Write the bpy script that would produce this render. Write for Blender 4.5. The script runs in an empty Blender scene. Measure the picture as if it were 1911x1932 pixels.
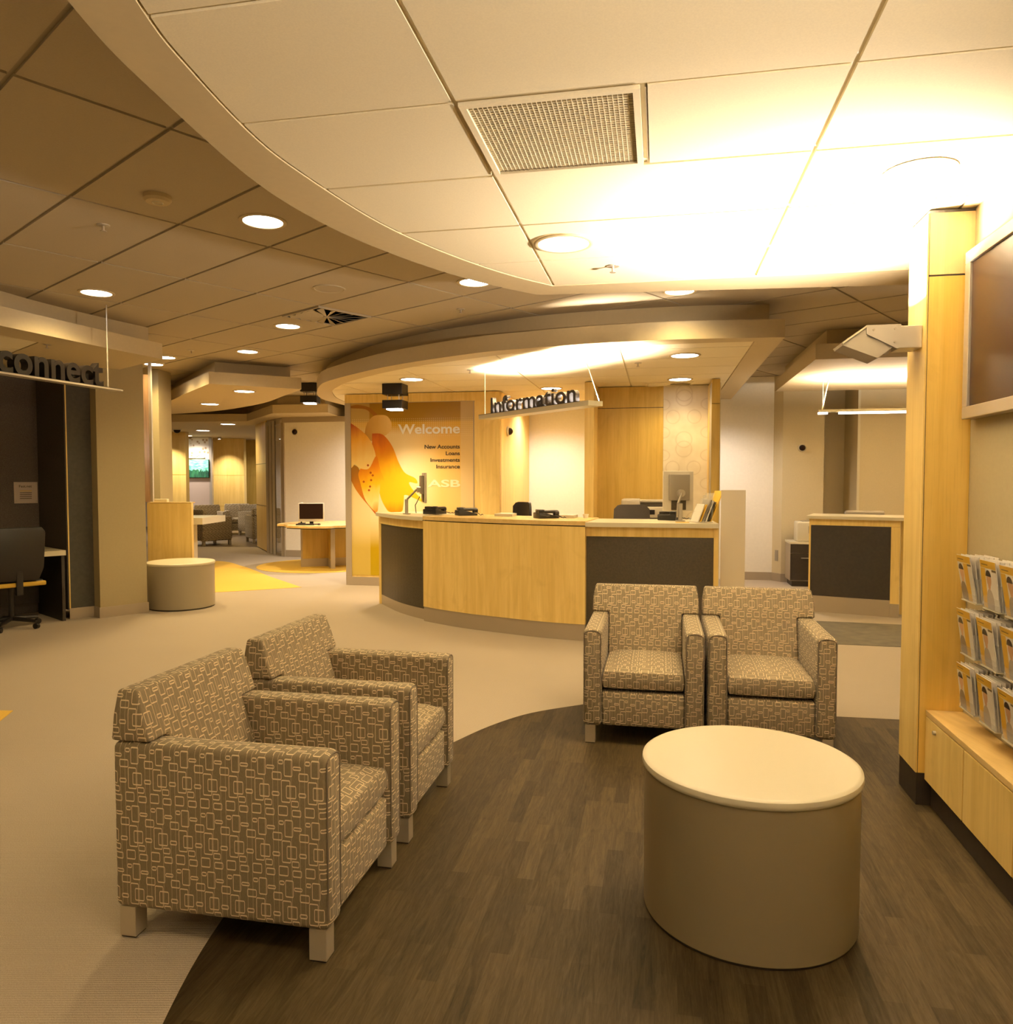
import bpy, bmesh, math, random
from mathutils import Vector, Matrix
from mathutils.geometry import tessellate_polygon
random.seed(7)
S = bpy.context.scene
COL = S.collection
PI = math.pi

# ------------------------------------------------------------------ camera, world, exposure
EYE = 1.5
PITCH = .0425
FPX = 1440.0
cam_d = bpy.data.cameras.new('camera')
cam = bpy.data.objects.new('camera', cam_d)
COL.objects.link(cam)
cam.location = (0, 0, EYE)
cam.rotation_euler = (PI/2 - PITCH, 0, 0)
cam_d.sensor_fit = 'HORIZONTAL'
cam_d.sensor_width = 36
cam_d.lens = 36*FPX/1911
cam_d.clip_start = .05
S.camera = cam
S.view_settings.view_transform = 'Standard'
S.view_settings.look = 'None'
S.view_settings.gamma = 1
S.view_settings.use_curve_mapping = False
S.view_settings.exposure = 0.35
W = bpy.data.worlds.new('World')
S.world = W
W.use_nodes = True
W.node_tree.nodes['Background'].inputs[0].default_value = (1, .66, .32, 1)
W.node_tree.nodes['Background'].inputs[1].default_value = .06
WARM = (1, .72, .31)
WARM2 = (1, .82, .62)
PALE = (1, .87, .76)
UPL = (1, .84, .68)
K_DOWN = 80      # downlight power
K_SIGN = 130      # up-light in the information sign
K_COL = 200       # up-light on the column
K_PEND = 130

# ------------------------------------------------------------------ helpers
def ray(px, py):
    x = (px-955.5)/FPX; y = -(py-966)/FPX
    cp, sp = math.cos(PITCH), math.sin(PITCH)
    return Vector((x, cp+y*sp, -sp+y*cp))
def G(px, py, z=0.):
    d = ray(px, py)
    return Vector((0, 0, EYE)) + d*((z-EYE)/d.z)
AR = -.1973
E1 = Vector((math.cos(AR), math.sin(AR), 0))
E2 = Vector((-math.sin(AR), math.cos(AR), 0))
def L(a, b, z=0.):
    p = E1*a + E2*b
    return Vector((p.x, p.y, z))
def AB(p): return p.dot(E1), p.dot(E2)
AM = .841
M1 = Vector((math.cos(AM), math.sin(AM), 0))
M2 = Vector((-math.sin(AM), math.cos(AM), 0))
def LM(a, b, z=0.):
    p = M1*a+M2*b
    return Vector((p.x, p.y, z))

class MB:
    def __init__(s): s.bm = bmesh.new()
    def face(s, pts):
        vs = [s.bm.verts.new(p) for p in pts]
        try: return s.bm.faces.new(vs)
        except ValueError: return None
    def hexa(s, v):
        vs = [s.bm.verts.new(p) for p in v]
        for f in ((0,3,2,1),(4,5,6,7),(0,1,5,4),(1,2,6,5),(2,3,7,6),(3,0,4,7)):
            s.bm.faces.new([vs[i] for i in f])
        return vs
    def box(s, x0, x1, y0, y1, z0, z1, M=None, bevel=0, seg=2):
        b = bmesh.new() if bevel else s.bm
        c = [Vector(p) for p in ((x0,y0,z0),(x1,y0,z0),(x1,y1,z0),(x0,y1,z0),(x0,y0,z1),(x1,y0,z1),(x1,y1,z1),(x0,y1,z1))]
        if M is not None: c = [M @ p for p in c]
        vs = [b.verts.new(p) for p in c]
        for f in ((0,3,2,1),(4,5,6,7),(0,1,5,4),(1,2,6,5),(2,3,7,6),(3,0,4,7)):
            b.faces.new([vs[i] for i in f])
        if bevel:
            bmesh.ops.bevel(b, geom=b.edges[:], offset=bevel, segments=seg, profile=.5, affect='EDGES')
            s.merge(b)
        return s
    def merge(s, b, M=None):
        me = bpy.data.meshes.new('tmp'); b.to_mesh(me); b.free()
        if M is not None: me.transform(M)
        s.bm.from_mesh(me); bpy.data.meshes.remove(me)
    def prism(s, poly, z0, z1, M=None, bevel=0, seg=2, top=True, bottom=True):
        b = bmesh.new()
        n = len(poly)
        area = sum(poly[i][0]*poly[(i+1) % n][1]-poly[(i+1) % n][0]*poly[i][1] for i in range(n))
        if area < 0: poly = poly[::-1]
        lo = [b.verts.new((p[0], p[1], z0)) for p in poly]
        hi = [b.verts.new((p[0], p[1], z1)) for p in poly]
        for i in range(n):
            b.faces.new((lo[i], lo[(i+1) % n], hi[(i+1) % n], hi[i]))
        fs = []
        if bottom: fs.append(b.faces.new(lo[::-1]))
        if top: fs.append(b.faces.new(hi))
        if bevel:
            bmesh.ops.bevel(b, geom=b.edges[:], offset=bevel, segments=seg, profile=.5, affect='EDGES')
        else:
            bmesh.ops.triangulate(b, faces=[f for f in fs if len(f.verts) > 4])
        s.merge(b, M)
        return s
    def lathe(s, prof, n=32, M=None, cap=True):
        b = bmesh.new(); rings = []
        for r, z in prof:
            rings.append([b.verts.new((r*math.cos(2*PI*i/n), r*math.sin(2*PI*i/n), z)) for i in range(n)])
        for a, c in zip(rings, rings[1:]):
            for i in range(n): b.faces.new((a[i], a[(i+1) % n], c[(i+1) % n], c[i]))
        if cap:
            b.faces.new(rings[0][::-1]); b.faces.new(rings[-1])
        bmesh.ops.recalc_face_normals(b, faces=b.faces)
        s.merge(b, M)
        return s
    def cyl(s, p0, p1, r, n=12, r2=None):
        p0, p1 = Vector(p0), Vector(p1); d = p1-p0
        q = d.to_track_quat('Z', 'Y').to_matrix().to_4x4()
        s.lathe([(r, 0), (r if r2 is None else r2, d.length)], n, Matrix.Translation(p0) @ q)
        return s
    def tube(s, pts, r, n=8):
        for a, b in zip(pts, pts[1:]): s.cyl(a, b, r, n)
        return s
    def ball(s, c, r, n=16, sc=(1,1,1)):
        b = bmesh.new(); bmesh.ops.create_uvsphere(b, u_segments=n, v_segments=max(6, n//2), radius=r)
        s.merge(b, Matrix.Translation(c) @ Matrix.Diagonal((*sc, 1)))
        return s
    def obj(s, name, mat, parent=None, smooth=False, loc=None, rotz=0., world=True, uv=None, bev=0):
        """world=True: vertices are in world coordinates; they are moved into the frame of the parent (or of loc)."""
        me = bpy.data.meshes.new(name)
        if bev: bmesh.ops.bevel(s.bm, geom=s.bm.edges[:], offset=bev, segments=2, profile=.5, affect='EDGES')
        if uv == 'box':
            lay = s.bm.loops.layers.uv.new('uv')
            s.bm.normal_update()
        s.bm.to_mesh(me); s.bm.free()
        o = bpy.data.objects.new(name, me); COL.objects.link(o)
        if parent is not None:
            o.parent = parent
            if world: me.transform(frame(parent).inverted())
        elif loc is not None:
            o.location = loc; o.rotation_euler = (0, 0, rotz)
            if world: me.transform((Matrix.Translation(loc) @ Matrix.Rotation(rotz, 4, 'Z')).inverted())
        if uv == 'box': box_uv(me)
        if mat is not None: me.materials.append(mat)
        if smooth:
            for p in me.polygons: p.use_smooth = True
            me.set_sharp_from_angle(angle=math.radians(40))
        return o
def box_uv(me):
    lay = me.uv_layers[0].data
    for p in me.polygons:
        n = p.normal; a = [abs(c) for c in n]; k = a.index(max(a))
        for li in p.loop_indices:
            v = me.vertices[me.loops[li].vertex_index].co
            lay[li].uv = ((v.y, v.z), (v.x, v.z), (v.y, v.x))[k]
def frame(o):
    M = Matrix.Translation(o.location) @ o.rotation_euler.to_matrix().to_4x4()
    return frame(o.parent) @ M if o.parent else M
def tag(o, label=None, cat=None, group=None, kind=None):
    if label: o['label'] = label
    if cat: o['category'] = cat
    if group: o['group'] = group
    if kind: o['kind'] = kind
    return o
def thing(name, label, cat, loc=(0,0,0), rotz=0., group=None):
    o = bpy.data.objects.new(name, None); COL.objects.link(o)
    o.empty_display_size = .1
    o.location = loc; o.rotation_euler = (0, 0, rotz)
    return tag(o, label, cat, group)
def dup(root, loc, rotz=None, label=None, group=None, skip=()):
    r = root.copy(); COL.objects.link(r); r.location = loc
    if rotz is not None: r.rotation_euler = (0, 0, rotz)
    if label: r['label'] = label
    if group: r['group'] = group
    for ch in [c for c in ALL() if c.parent == root]:
        if ch.name.split('.')[0] in skip: continue
        c = ch.copy(); COL.objects.link(c); c.parent = r
        for g in [x for x in ALL() if x.parent == ch]:
            d = g.copy(); COL.objects.link(d); d.parent = c
    return r
def ALL(): return list(bpy.data.objects)
def struct(o, name=None):
    o['kind'] = 'structure'
    return o
def smoothcurve(pts, n=8):
    out = []
    P = [pts[0]] + list(pts) + [pts[-1]]
    for i in range(1, len(P)-2):
        p0, p1, p2, p3 = [Vector(P[j][:2]) for j in (i-1, i, i+1, i+2)]
        for k in range(n):
            t = k/n
            q = .5*((2*p1)+(p2-p0)*t+(2*p0-5*p1+4*p2-p3)*t*t+(3*p1-p0-3*p2+p3)*t**3)
            out.append((q.x, q.y))
    out.append(tuple(P[-1][:2]))
    return out
def offset(poly, d, closed=False):
    out = []; n = len(poly)
    for i in range(n):
        a = Vector(poly[i-1] if (i > 0 or closed) else poly[i]); b = Vector(poly[i]); c = Vector(poly[(i+1) % n] if (i < n-1 or closed) else poly[i])
        n1 = (b-a); n2 = (c-b)
        n1 = Vector((-n1.y, n1.x)); n2 = Vector((-n2.y, n2.x))
        if n1.length < 1e-6: n1 = n2.copy()
        if n2.length < 1e-6: n2 = n1.copy()
        n1.normalize(); n2.normalize()
        m = n1+n2; m.normalize(); k = max(.35, m.dot(n1))
        q = b+m*(d/k); out.append((q.x, q.y))
    return out

# ------------------------------------------------------------------ materials
def nt(name):
    m = bpy.data.materials.new(name); m.use_nodes = True
    t = m.node_tree
    return m, t, t.nodes['Principled BSDF']
def N(t, typ, **kw):
    n = t.nodes.new(typ)
    for k, v in kw.items():
        if k == 'inp':
            for kk, vv in v.items(): n.inputs[kk].default_value = vv
        else: setattr(n, k, v)
    return n
def math_(t, op, a, b=None, c=None):
    n = t.nodes.new('ShaderNodeMath'); n.operation = op
    for i, v in enumerate((a, b, c)):
        if v is None: continue
        if isinstance(v, (int, float)): n.inputs[i].default_value = v
        else: t.links.new(v, n.inputs[i])
    return n.outputs[0]
def ramp(t, fac, stops, interp='LINEAR'):
    r = t.nodes.new('ShaderNodeValToRGB'); r.color_ramp.interpolation = interp
    e = r.color_ramp.elements
    while len(e) < len(stops): e.new(.5)
    for x, (p, c) in zip(e, stops):
        x.position = p; x.color = (*c, 1) if len(c) == 3 else c
    if fac is not None: t.links.new(fac, r.inputs[0])
    return r.outputs[0]
def mix(t, f, a, b, mode='MIX'):
    n = t.nodes.new('ShaderNodeMix'); n.data_type = 'RGBA'; n.blend_type = mode
    for i, v in ((0, f), (6, a), (7, b)):
        if isinstance(v, (int, float)): n.inputs[i].default_value = v
        elif isinstance(v, tuple): n.inputs[i].default_value = (*v, 1) if len(v) == 3 else v
        else: t.links.new(v, n.inputs[i])
    return n.outputs[2]
def coords(t, kind='Object', scale=(1,1,1), rot=(0,0,0), loc=(0,0,0)):
    tc = t.nodes.new('ShaderNodeTexCoord'); mp = t.nodes.new('ShaderNodeMapping')
    mp.inputs[1].default_value = loc; mp.inputs[2].default_value = rot; mp.inputs[3].default_value = scale
    t.links.new(tc.outputs[kind], mp.inputs[0])
    return mp.outputs[0]
def scaled(t, v, sc):
    mp = t.nodes.new('ShaderNodeMapping'); mp.inputs[3].default_value = sc; t.links.new(v, mp.inputs[0]); return mp.outputs[0]
def bump(t, p, h, strength=.2, dist=.002):
    b = t.nodes.new('ShaderNodeBump'); b.inputs['Strength'].default_value = strength; b.inputs['Distance'].default_value = dist
    t.links.new(h, b.inputs['Height']); t.links.new(b.outputs[0], p.inputs['Normal'])
def plain(name, col, rough=.5, metal=0., noise=0., nscale=30., bumpk=0., spec=.5):
    m, t, p = nt(name)
    p.inputs['Base Color'].default_value = (*col, 1)
    p.inputs['Roughness'].default_value = rough; p.inputs['Metallic'].default_value = metal
    p.inputs['Specular IOR Level'].default_value = spec
    if noise or bumpk:
        n = N(t, 'ShaderNodeTexNoise', inp={'Scale': nscale, 'Detail': 4})
        t.links.new(coords(t), n.inputs[0])
        if noise:
            k = tuple(max(0, c*(1-noise)) for c in col); l = tuple(min(1, c*(1+noise)) for c in col)
            t.links.new(ramp(t, n.outputs[0], [(.3, k), (.7, l)]), p.inputs['Base Color'])
        if bumpk: bump(t, p, n.outputs[0], bumpk, .001)
    return m
def wood(name, c1, c2, axis='Z', rough=.38, scale=1.):
    m, t, p = nt(name)
    st = {'Z': (9, 9, .55), 'X': (.55, 9, 9), 'Y': (9, .55, 9)}[axis]
    st = tuple(x*scale for x in st)
    n1 = N(t, 'ShaderNodeTexNoise', inp={'Scale': 1.6, 'Detail': 6, 'Distortion': .8}); t.links.new(coords(t, scale=st), n1.inputs[0])
    st2 = {'Z': (1, 1, .03), 'X': (.03, 1, 1), 'Y': (1, .03, 1)}[axis]
    n2 = N(t, 'ShaderNodeTexNoise', inp={'Scale': 140, 'Detail': 3}); t.links.new(coords(t, scale=st2), n2.inputs[0])
    n3 = N(t, 'ShaderNodeTexNoise', inp={'Scale': 3.2, 'Detail': 5, 'Distortion': 2.2}); t.links.new(coords(t, scale=(1, 1, .7)), n3.inputs[0])
    base = ramp(t, n1.outputs[0], [(.3, c2), (.62, c1)])
    dk = tuple(c*.82 for c in c2)
    f = math_(t, 'MULTIPLY', ramp(t, n2.outputs[0], [(.5, (0,)*3), (.75, (1,)*3)]), .35)
    b2 = mix(t, f, base, dk)
    f3 = math_(t, 'MULTIPLY', ramp(t, n3.outputs[0], [(.56, (0,)*3), (.72, (1,)*3)]), .3)
    t.links.new(mix(t, f3, b2, dk), p.inputs['Base Color'])
    p.inputs['Roughness'].default_value = rough
    return m
def emis(name, col, k):
    m, t, p = nt(name)
    p.inputs['Base Color'].default_value = (*col, 1)
    p.inputs['Emission Color'].default_value = (*col, 1); p.inputs['Emission Strength'].default_value = k
    return m
def glassy(name, col, alpha, rough=.05):
    m, t, p = nt(name)
    p.inputs['Base Color'].default_value = (*col, 1); p.inputs['Roughness'].default_value = rough
    p.inputs['Alpha'].default_value = alpha
    return m

def carpet_mat():
    m, t, p = nt('grey_beige_loop_carpet')
    co = coords(t)
    n = N(t, 'ShaderNodeTexNoise', inp={'Scale': 260, 'Detail': 3}); t.links.new(co, n.inputs[0])
    n2 = N(t, 'ShaderNodeTexNoise', inp={'Scale': 2.2, 'Detail': 3}); t.links.new(co, n2.inputs[0])
    w = N(t, 'ShaderNodeTexWave', wave_type='BANDS', bands_direction='Y', inp={'Scale': 32, 'Distortion': 1.2, 'Detail': 2, 'Detail Scale': 8}); t.links.new(co, w.inputs[0])
    a = ramp(t, n.outputs[0], [(.3, (.38, .32, .24)), (.7, (.54, .46, .355))])
    b = mix(t, math_(t, 'MULTIPLY', n2.outputs[0], .25), a, (.37, .31, .24))
    c = mix(t, math_(t, 'MULTIPLY', w.outputs[0], .22), b, (.30, .25, .19))
    t.links.new(c, p.inputs['Base Color']); p.inputs['Roughness'].default_value = .95; p.inputs['Specular IOR Level'].default_value = .15
    bump(t, p, math_(t, 'ADD', n.outputs[0], w.outputs[0]), .5, .003)
    return m
def vinyl_mat():
    m, t, p = nt('dark_oak_plank_vinyl')
    ang = -(PI/2+AR)
    br = N(t, 'ShaderNodeTexBrick', offset=.37, inp={'Scale': 1, 'Mortar Size': .0006, 'Brick Width': .46, 'Row Height': .064, 'Bias': 0,
            'Color1': (.0, .0, .0, 1), 'Color2': (1, 1, 1, 1), 'Mortar': (.3, .3, .3, 1)})
    t.links.new(coords(t, rot=(0, 0, ang)), br.inputs[0])
    n = N(t, 'ShaderNodeTexNoise', inp={'Scale': 6, 'Detail': 8, 'Distortion': 1.6, 'Roughness': .65}); t.links.new(scaled(t, coords(t, rot=(0, 0, ang)), (.8, 9, 1)), n.inputs[0])
    n2 = N(t, 'ShaderNodeTexNoise', inp={'Scale': 420, 'Detail': 2}); t.links.new(scaled(t, coords(t, rot=(0, 0, ang)), (.12, 1, 1)), n2.inputs[0])
    v = math_(t, 'ADD', math_(t, 'MULTIPLY', br.outputs[0], .26), math_(t, 'MULTIPLY', n.outputs[0], .95))
    v = math_(t, 'ADD', v, math_(t, 'MULTIPLY', n2.outputs[0], .18))
    t.links.new(ramp(t, v, [(.30, (.008, .005, .002)), (.62, (.035, .024, .010)), (.95, (.066, .047, .021))]), p.inputs['Base Color'])
    p.inputs['Roughness'].default_value = .55; p.inputs['Specular IOR Level'].default_value = .09
    bump(t, p, n.outputs[0], .12, .002)
    return m
def rrect_group():
    g = bpy.data.node_groups.new('rounded_outline', 'ShaderNodeTree')
    for nm in ('U', 'V', 'cx', 'cy', 'hw', 'hh'): g.interface.new_socket(nm, in_out='INPUT', socket_type='NodeSocketFloat')
    g.interface.new_socket('mask', in_out='OUTPUT', socket_type='NodeSocketFloat')
    i = g.nodes.new('NodeGroupInput'); o = g.nodes.new('NodeGroupOutput')
    def ax(u, c, h, size):
        f = math_(g, 'FRACT', math_(g, 'ADD', math_(g, 'SUBTRACT', u, c), 10.5))
        d = math_(g, 'ABSOLUTE', math_(g, 'MULTIPLY', math_(g, 'SUBTRACT', f, .5), size))
        return math_(g, 'SUBTRACT', d, math_(g, 'MULTIPLY', h, size))
    qx = ax(i.outputs[0], i.outputs[2], i.outputs[4], TW); qy = ax(i.outputs[1], i.outputs[3], i.outputs[5], TH)
    r = .0042
    ax_ = math_(g, 'MAXIMUM', math_(g, 'ADD', qx, r), 0.); ay_ = math_(g, 'MAXIMUM', math_(g, 'ADD', qy, r), 0.)
    ln = math_(g, 'SQRT', math_(g, 'ADD', math_(g, 'MULTIPLY', ax_, ax_), math_(g, 'MULTIPLY', ay_, ay_)))
    ins = math_(g, 'MINIMUM', math_(g, 'MAXIMUM', math_(g, 'ADD', qx, r), math_(g, 'ADD', qy, r)), 0.)
    sd = math_(g, 'ABSOLUTE', math_(g, 'SUBTRACT', math_(g, 'ADD', ln, ins), r))
    th = math_(g, 'ADD', .0010, math_(g, 'MULTIPLY', math_(g, 'GREATER_THAN', qy, qx), .0010))
    g.links.new(math_(g, 'LESS_THAN', sd, th), o.inputs[0])
    return g
TW, TH = .089, .190
RR = rrect_group()
def fabric_mat(name, base, line):
    m, t, p = nt(name)
    tc = t.nodes.new('ShaderNodeTexCoord'); sp = t.nodes.new('ShaderNodeSeparateXYZ'); t.links.new(tc.outputs['UV'], sp.inputs[0])
    U = math_(t, 'DIVIDE', sp.outputs[0], TW); V = math_(t, 'MULTIPLY', sp.outputs[1], -1/TH)
    acc = None
    for cx, cy, hw, hh in ((.346,.185,.177,.10),(.547,.177,.16,.177),(.93,.225,.13,.030),(.21,.375,.13,.045),
                           (.66,.50,.17,.075),(.15,.53,.16,.05),(.73,.70,.085,.028),(.12,.79,.145,.024),(.45,.79,.145,.135),(.88,.93,.17,.06)):
        n = t.nodes.new('ShaderNodeGroup'); n.node_tree = RR
        t.links.new(U, n.inputs[0]); t.links.new(V, n.inputs[1])
        for k, v in enumerate((cx, cy, hw, hh)): n.inputs[2+k].default_value = v
        acc = n.outputs[0] if acc is None else math_(t, 'MAXIMUM', acc, n.outputs[0])
    fu = math_(t, 'FRACT', math_(t, 'ADD', U, 20.))
    vl = None
    for x in (.03, .345, .84):
        q = math_(t, 'LESS_THAN', math_(t, 'ABSOLUTE', math_(t, 'SUBTRACT', fu, x)), .009)
        vl = q if vl is None else math_(t, 'MAXIMUM', vl, q)
    acc = math_(t, 'MAXIMUM', acc, math_(t, 'MULTIPLY', vl, .45))
    n = N(t, 'ShaderNodeTexNoise', inp={'Scale': 500, 'Detail': 2}); t.links.new(coords(t, scale=(1, 1, .2)), n.inputs[0])
    b = ramp(t, n.outputs[0], [(.3, tuple(c*.86 for c in base)), (.7, tuple(c*1.12 for c in base))])
    t.links.new(mix(t, acc, b, line), p.inputs['Base Color'])
    p.inputs['Roughness'].default_value = .85; p.inputs['Sheen Weight'].default_value = .12; p.inputs['Specular IOR Level'].default_value = .2
    bump(t, p, math_(t, 'ADD', acc, n.outputs[0]), .25, .001)
    return m
def tile_mat(name, col):
    m, t, p = nt(name)
    n = N(t, 'ShaderNodeTexNoise', inp={'Scale': 170, 'Detail': 4}); t.links.new(coords(t), n.inputs[0])
    t.links.new(ramp(t, n.outputs[0], [(.3, tuple(c*.94 for c in col)), (.7, col)]), p.inputs['Base Color'])
    p.inputs['Roughness'].default_value = .9; p.inputs['Specular IOR Level'].default_value = .2
    bump(t, p, n.outputs[0], .18, .001)
    return m

m_carpet = carpet_mat()
m_vinyl = vinyl_mat()
m_fab = fabric_mat('geometric_upholstery', (.205, .160, .092), (.74, .60, .38))
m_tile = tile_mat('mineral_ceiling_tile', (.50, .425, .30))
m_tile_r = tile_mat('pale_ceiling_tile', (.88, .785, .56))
m_tee = plain('ceiling_grid', (.80, .72, .52), .6)
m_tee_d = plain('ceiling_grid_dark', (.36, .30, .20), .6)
m_raft = plain('raft_plaster', (.60, .49, .29), .8, noise=.02)
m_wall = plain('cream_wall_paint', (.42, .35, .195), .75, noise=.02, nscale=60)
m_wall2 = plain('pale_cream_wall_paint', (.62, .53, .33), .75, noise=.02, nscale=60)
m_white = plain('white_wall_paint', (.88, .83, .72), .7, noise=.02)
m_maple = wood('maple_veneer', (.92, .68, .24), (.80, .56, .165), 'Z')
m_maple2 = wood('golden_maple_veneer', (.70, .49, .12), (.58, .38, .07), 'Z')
m_maple_h = wood('maple_worktop', (.80, .58, .24), (.68, .46, .16), 'Y')
m_char = plain('charcoal_laminate', (.052, .040, .022), .42, noise=.25, nscale=60)
m_char2 = plain('dark_brown_laminate', (.026, .018, .011), .5, noise=.2)
m_kick = plain('satin_metal_kickplate', (.46, .39, .29), .42, metal=.35)
m_silver = plain('silver_paint', (.55, .50, .42), .35, metal=.5)
m_leg = plain('champagne_metal_leg', (.50, .43, .31), .38, metal=.35)
m_lam = plain('cream_laminate', (.68, .62, .45), .35)
m_drum = plain('taupe_laminate', (.24, .19, .105), .42)
m_black = plain('black_plastic', (.012, .010, .009), .4)
m_dark = plain('dark_metal', (.016, .011, .008), .45, metal=.3)
m_sign = plain('bronze_letters', (.055, .042, .032), .45, metal=.2)
m_grey = plain('grey_plastic', (.30, .26, .20), .45)
m_pale = plain('pale_plastic', (.62, .56, .45), .4)
m_screen = plain('dark_glass_screen', (.022, .010, .006), .30, spec=.15)
m_yellow = plain('yellow_carpet', (.72, .46, .07), .9, noise=.12, nscale=200)
m_yelpl = plain('yellow_card', (.80, .50, .05), .5)
m_paper = plain('white_paper', (.80, .75, .66), .6)
m_glass = glassy('clear_acrylic', (.9, .9, .85), .16)
m_frost = glassy('frosted_glass', (.90, .80, .60), .70, .5)
m_pane = glassy('glass_pane', (.72, .60, .40), .30, .05)
m_em = emis('lamp_diffuser', (1, .93, .88), 14)
m_em_s = emis('lamp_tube', (1, .90, .78), 6)
m_booth = plain('dark_woven_wall_panel', (.12, .10, .085), .85, noise=.3, nscale=120)
m_green = plain('olive_laminate', (.055, .05, .034), .6, noise=.15)
m_cush = plain('yellow_cushion', (.62, .40, .05), .8)
m_chairf = plain('charcoal_office_fabric', (.055, .045, .035), .9, noise=.2, nscale=200)

# ------------------------------------------------------------------ lights
def spot(parent, loc, power, ang=130, blend=.9, size=.08, col=WARM, rot=(0, 0, 0)):
    d = bpy.data.lights.new('lamp_light', 'SPOT'); d.energy = power; d.spot_size = math.radians(ang); d.spot_blend = blend
    d.shadow_soft_size = size; d.color = col
    o = bpy.data.objects.new('lamp_light', d); COL.objects.link(o); o.parent = parent; o.location = loc; o.rotation_euler = rot
    return o
def area(parent, loc, power, sx, sy, rot=(0, 0, 0), col=WARM, spread=180):
    d = bpy.data.lights.new('lamp_light', 'AREA'); d.energy = power; d.shape = 'RECTANGLE'; d.size = sx; d.size_y = sy; d.color = col
    d.spread = math.radians(spread)
    o = bpy.data.objects.new('lamp_light', d); COL.objects.link(o); o.parent = parent; o.location = loc; o.rotation_euler = rot
    return o
_dl = {}
def downlight(p, z, label, power=None, r=.125, group='recessed round downlights', col=WARM):
    t = thing('ceiling_downlight', label, 'light', (p[0], p[1], z), 0, group)
    key = round(r, 3)
    if key not in _dl:
        a = MB().lathe([(r+.022, 0), (r+.022, -.006), (r+.012, -.010), (r, -.008), (r-.004, .0)], 40, cap=False)
        A = a.obj('trim_ring', m_raft, t, True, world=False)
        b = MB().lathe([(r, -.004), (r*.45, -.0035)], 40, cap=False); B0 = b.obj('reflector', m_em, t, world=False)
        c = MB().lathe([(r*.45, -.006), (r*.42, -.009), (r*.0+.004, -.009)], 32); C0 = c.obj('lamp_cap', m_em_s, t, world=False)
        _dl[key] = (A.data, B0.data, C0.data)
    else:
        for nm, me in zip(('trim_ring', 'reflector', 'lamp_cap'), _dl[key]):
            o = bpy.data.objects.new(nm, me); COL.objects.link(o); o.parent = t
    spot(t, (0, 0, -.03), K_DOWN if power is None else power, 150, .8, .10, col)
    return t

# ------------------------------------------------------------------ floor
f = MB(); f.box(-13, 9, -4, 27, -.1, 0)
struct(f.obj('floor', m_carpet))
edge = smoothcurve([(-.55, .2), (-.82, 1.2), (-.93, 1.9), (-.97, 2.45), (-.92, 3.0), (-.74, 3.55), (-.52, 3.98), (-.33, 4.25), (-.10, 4.58), (.16, 4.84), (.52, 5.03)], 6)
poly = edge + [(2.47, 4.70), (2.75, 4.60), (2.05, -.5), (-.3, -.5)]
f = MB().prism(poly, 0, .004)
struct(f.obj('floor', m_vinyl))
f = MB().prism([tuple(G(*p)[:2]) for p in ((1540, 1172), (1720, 1180), (1900, 1187), (1900, 1230), (1700, 1221), (1540, 1214))], 0, .004)
struct(f.obj('floor', plain('olive_floor_strip', (.10, .085, .05), .7, noise=.25, nscale=8)))
f = MB().prism([(-9.5, 17.3), (-6.9, 17.1), (-5.55, 16.95), (-5.6, 24), (-12, 24), (-12, 18)], 0, .004)
struct(f.obj('floor', plain('dark_lounge_floor', (.16, .115, .07), .35, noise=.2, nscale=5)))
leaf = smoothcurve([(-6.6, 13.4), tuple(G(404, 1058.6)[:2]), tuple(G(459, 1069)[:2]), tuple(G(508, 1087.5)[:2]), tuple(G(540, 1098.5)[:2]), (-2.85, 10.56)], 8) + smoothcurve([(-2.85, 10.58), (-3.88, 10.1), (-5.0, 9.9), (-6.5, 10.4)], 6)
f = MB().prism(leaf, 0, .004)
struct(f.obj('floor', m_yellow))
f = MB().prism([(-3.2, 4.89), (-3.14, 4.66), (-4.6, 4.4), (-4.6, 4.95)], 0, .004)
struct(f.obj('floor', m_yellow))

# ------------------------------------------------------------------ ceilings
def clip_rect(poly, frm, a0, a1, b0, b1):
    pts = [(p[0]*frm[0].x+p[1]*frm[0].y, p[0]*frm[1].x+p[1]*frm[1].y) for p in poly]
    for k, lim, sgn in ((0, a0, 1), (0, a1, -1), (1, b0, 1), (1, b1, -1)):
        out = []
        for i in range(len(pts)):
            p, q = pts[i-1], pts[i]
            ip, iq = sgn*(p[k]-lim) >= 0, sgn*(q[k]-lim) >= 0
            if ip != iq:
                s_ = (lim-p[k])/(q[k]-p[k]); out.append((p[0]+(q[0]-p[0])*s_, p[1]+(q[1]-p[1])*s_))
            if iq: out.append(q)
        pts = out
        if len(pts) < 3: return None
    ar = abs(sum(pts[i][0]*pts[(i+1) % len(pts)][1]-pts[(i+1) % len(pts)][0]*pts[i][1] for i in range(len(pts))))/2
    if ar < .004: return None
    return [(frm[0].x*a+frm[1].x*b, frm[0].y*a+frm[1].y*b) for a, b in pts]
def tiles(poly, frm, ua, ub, sa, sb, z, thick, gap=.006, skip=()):
    mb = MB()
    As = [p[0]*frm[0].x+p[1]*frm[0].y for p in poly]; Bs = [p[0]*frm[1].x+p[1]*frm[1].y for p in poly]
    for i in range(math.floor((min(As)-ua)/sa), math.ceil((max(As)-ua)/sa)):
        for j in range(math.floor((min(Bs)-ub)/sb), math.ceil((max(Bs)-ub)/sb)):
            a0 = ua+i*sa+gap
            if (i, j) in skip: a0 = ua+i*sa+sa/2+gap
            q = clip_rect(poly, frm, a0, ua+(i+1)*sa-gap, ub+j*sb+gap, ub+(j+1)*sb-gap)
            if q: mb.prism(q, z, z+thick, top=False)
    return mb
ZC = 3.026; ZR = 2.70; ZT = 2.853
cpoly = [(-13, -4), (9, -4), (9, 27), (-13, 27)]
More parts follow.
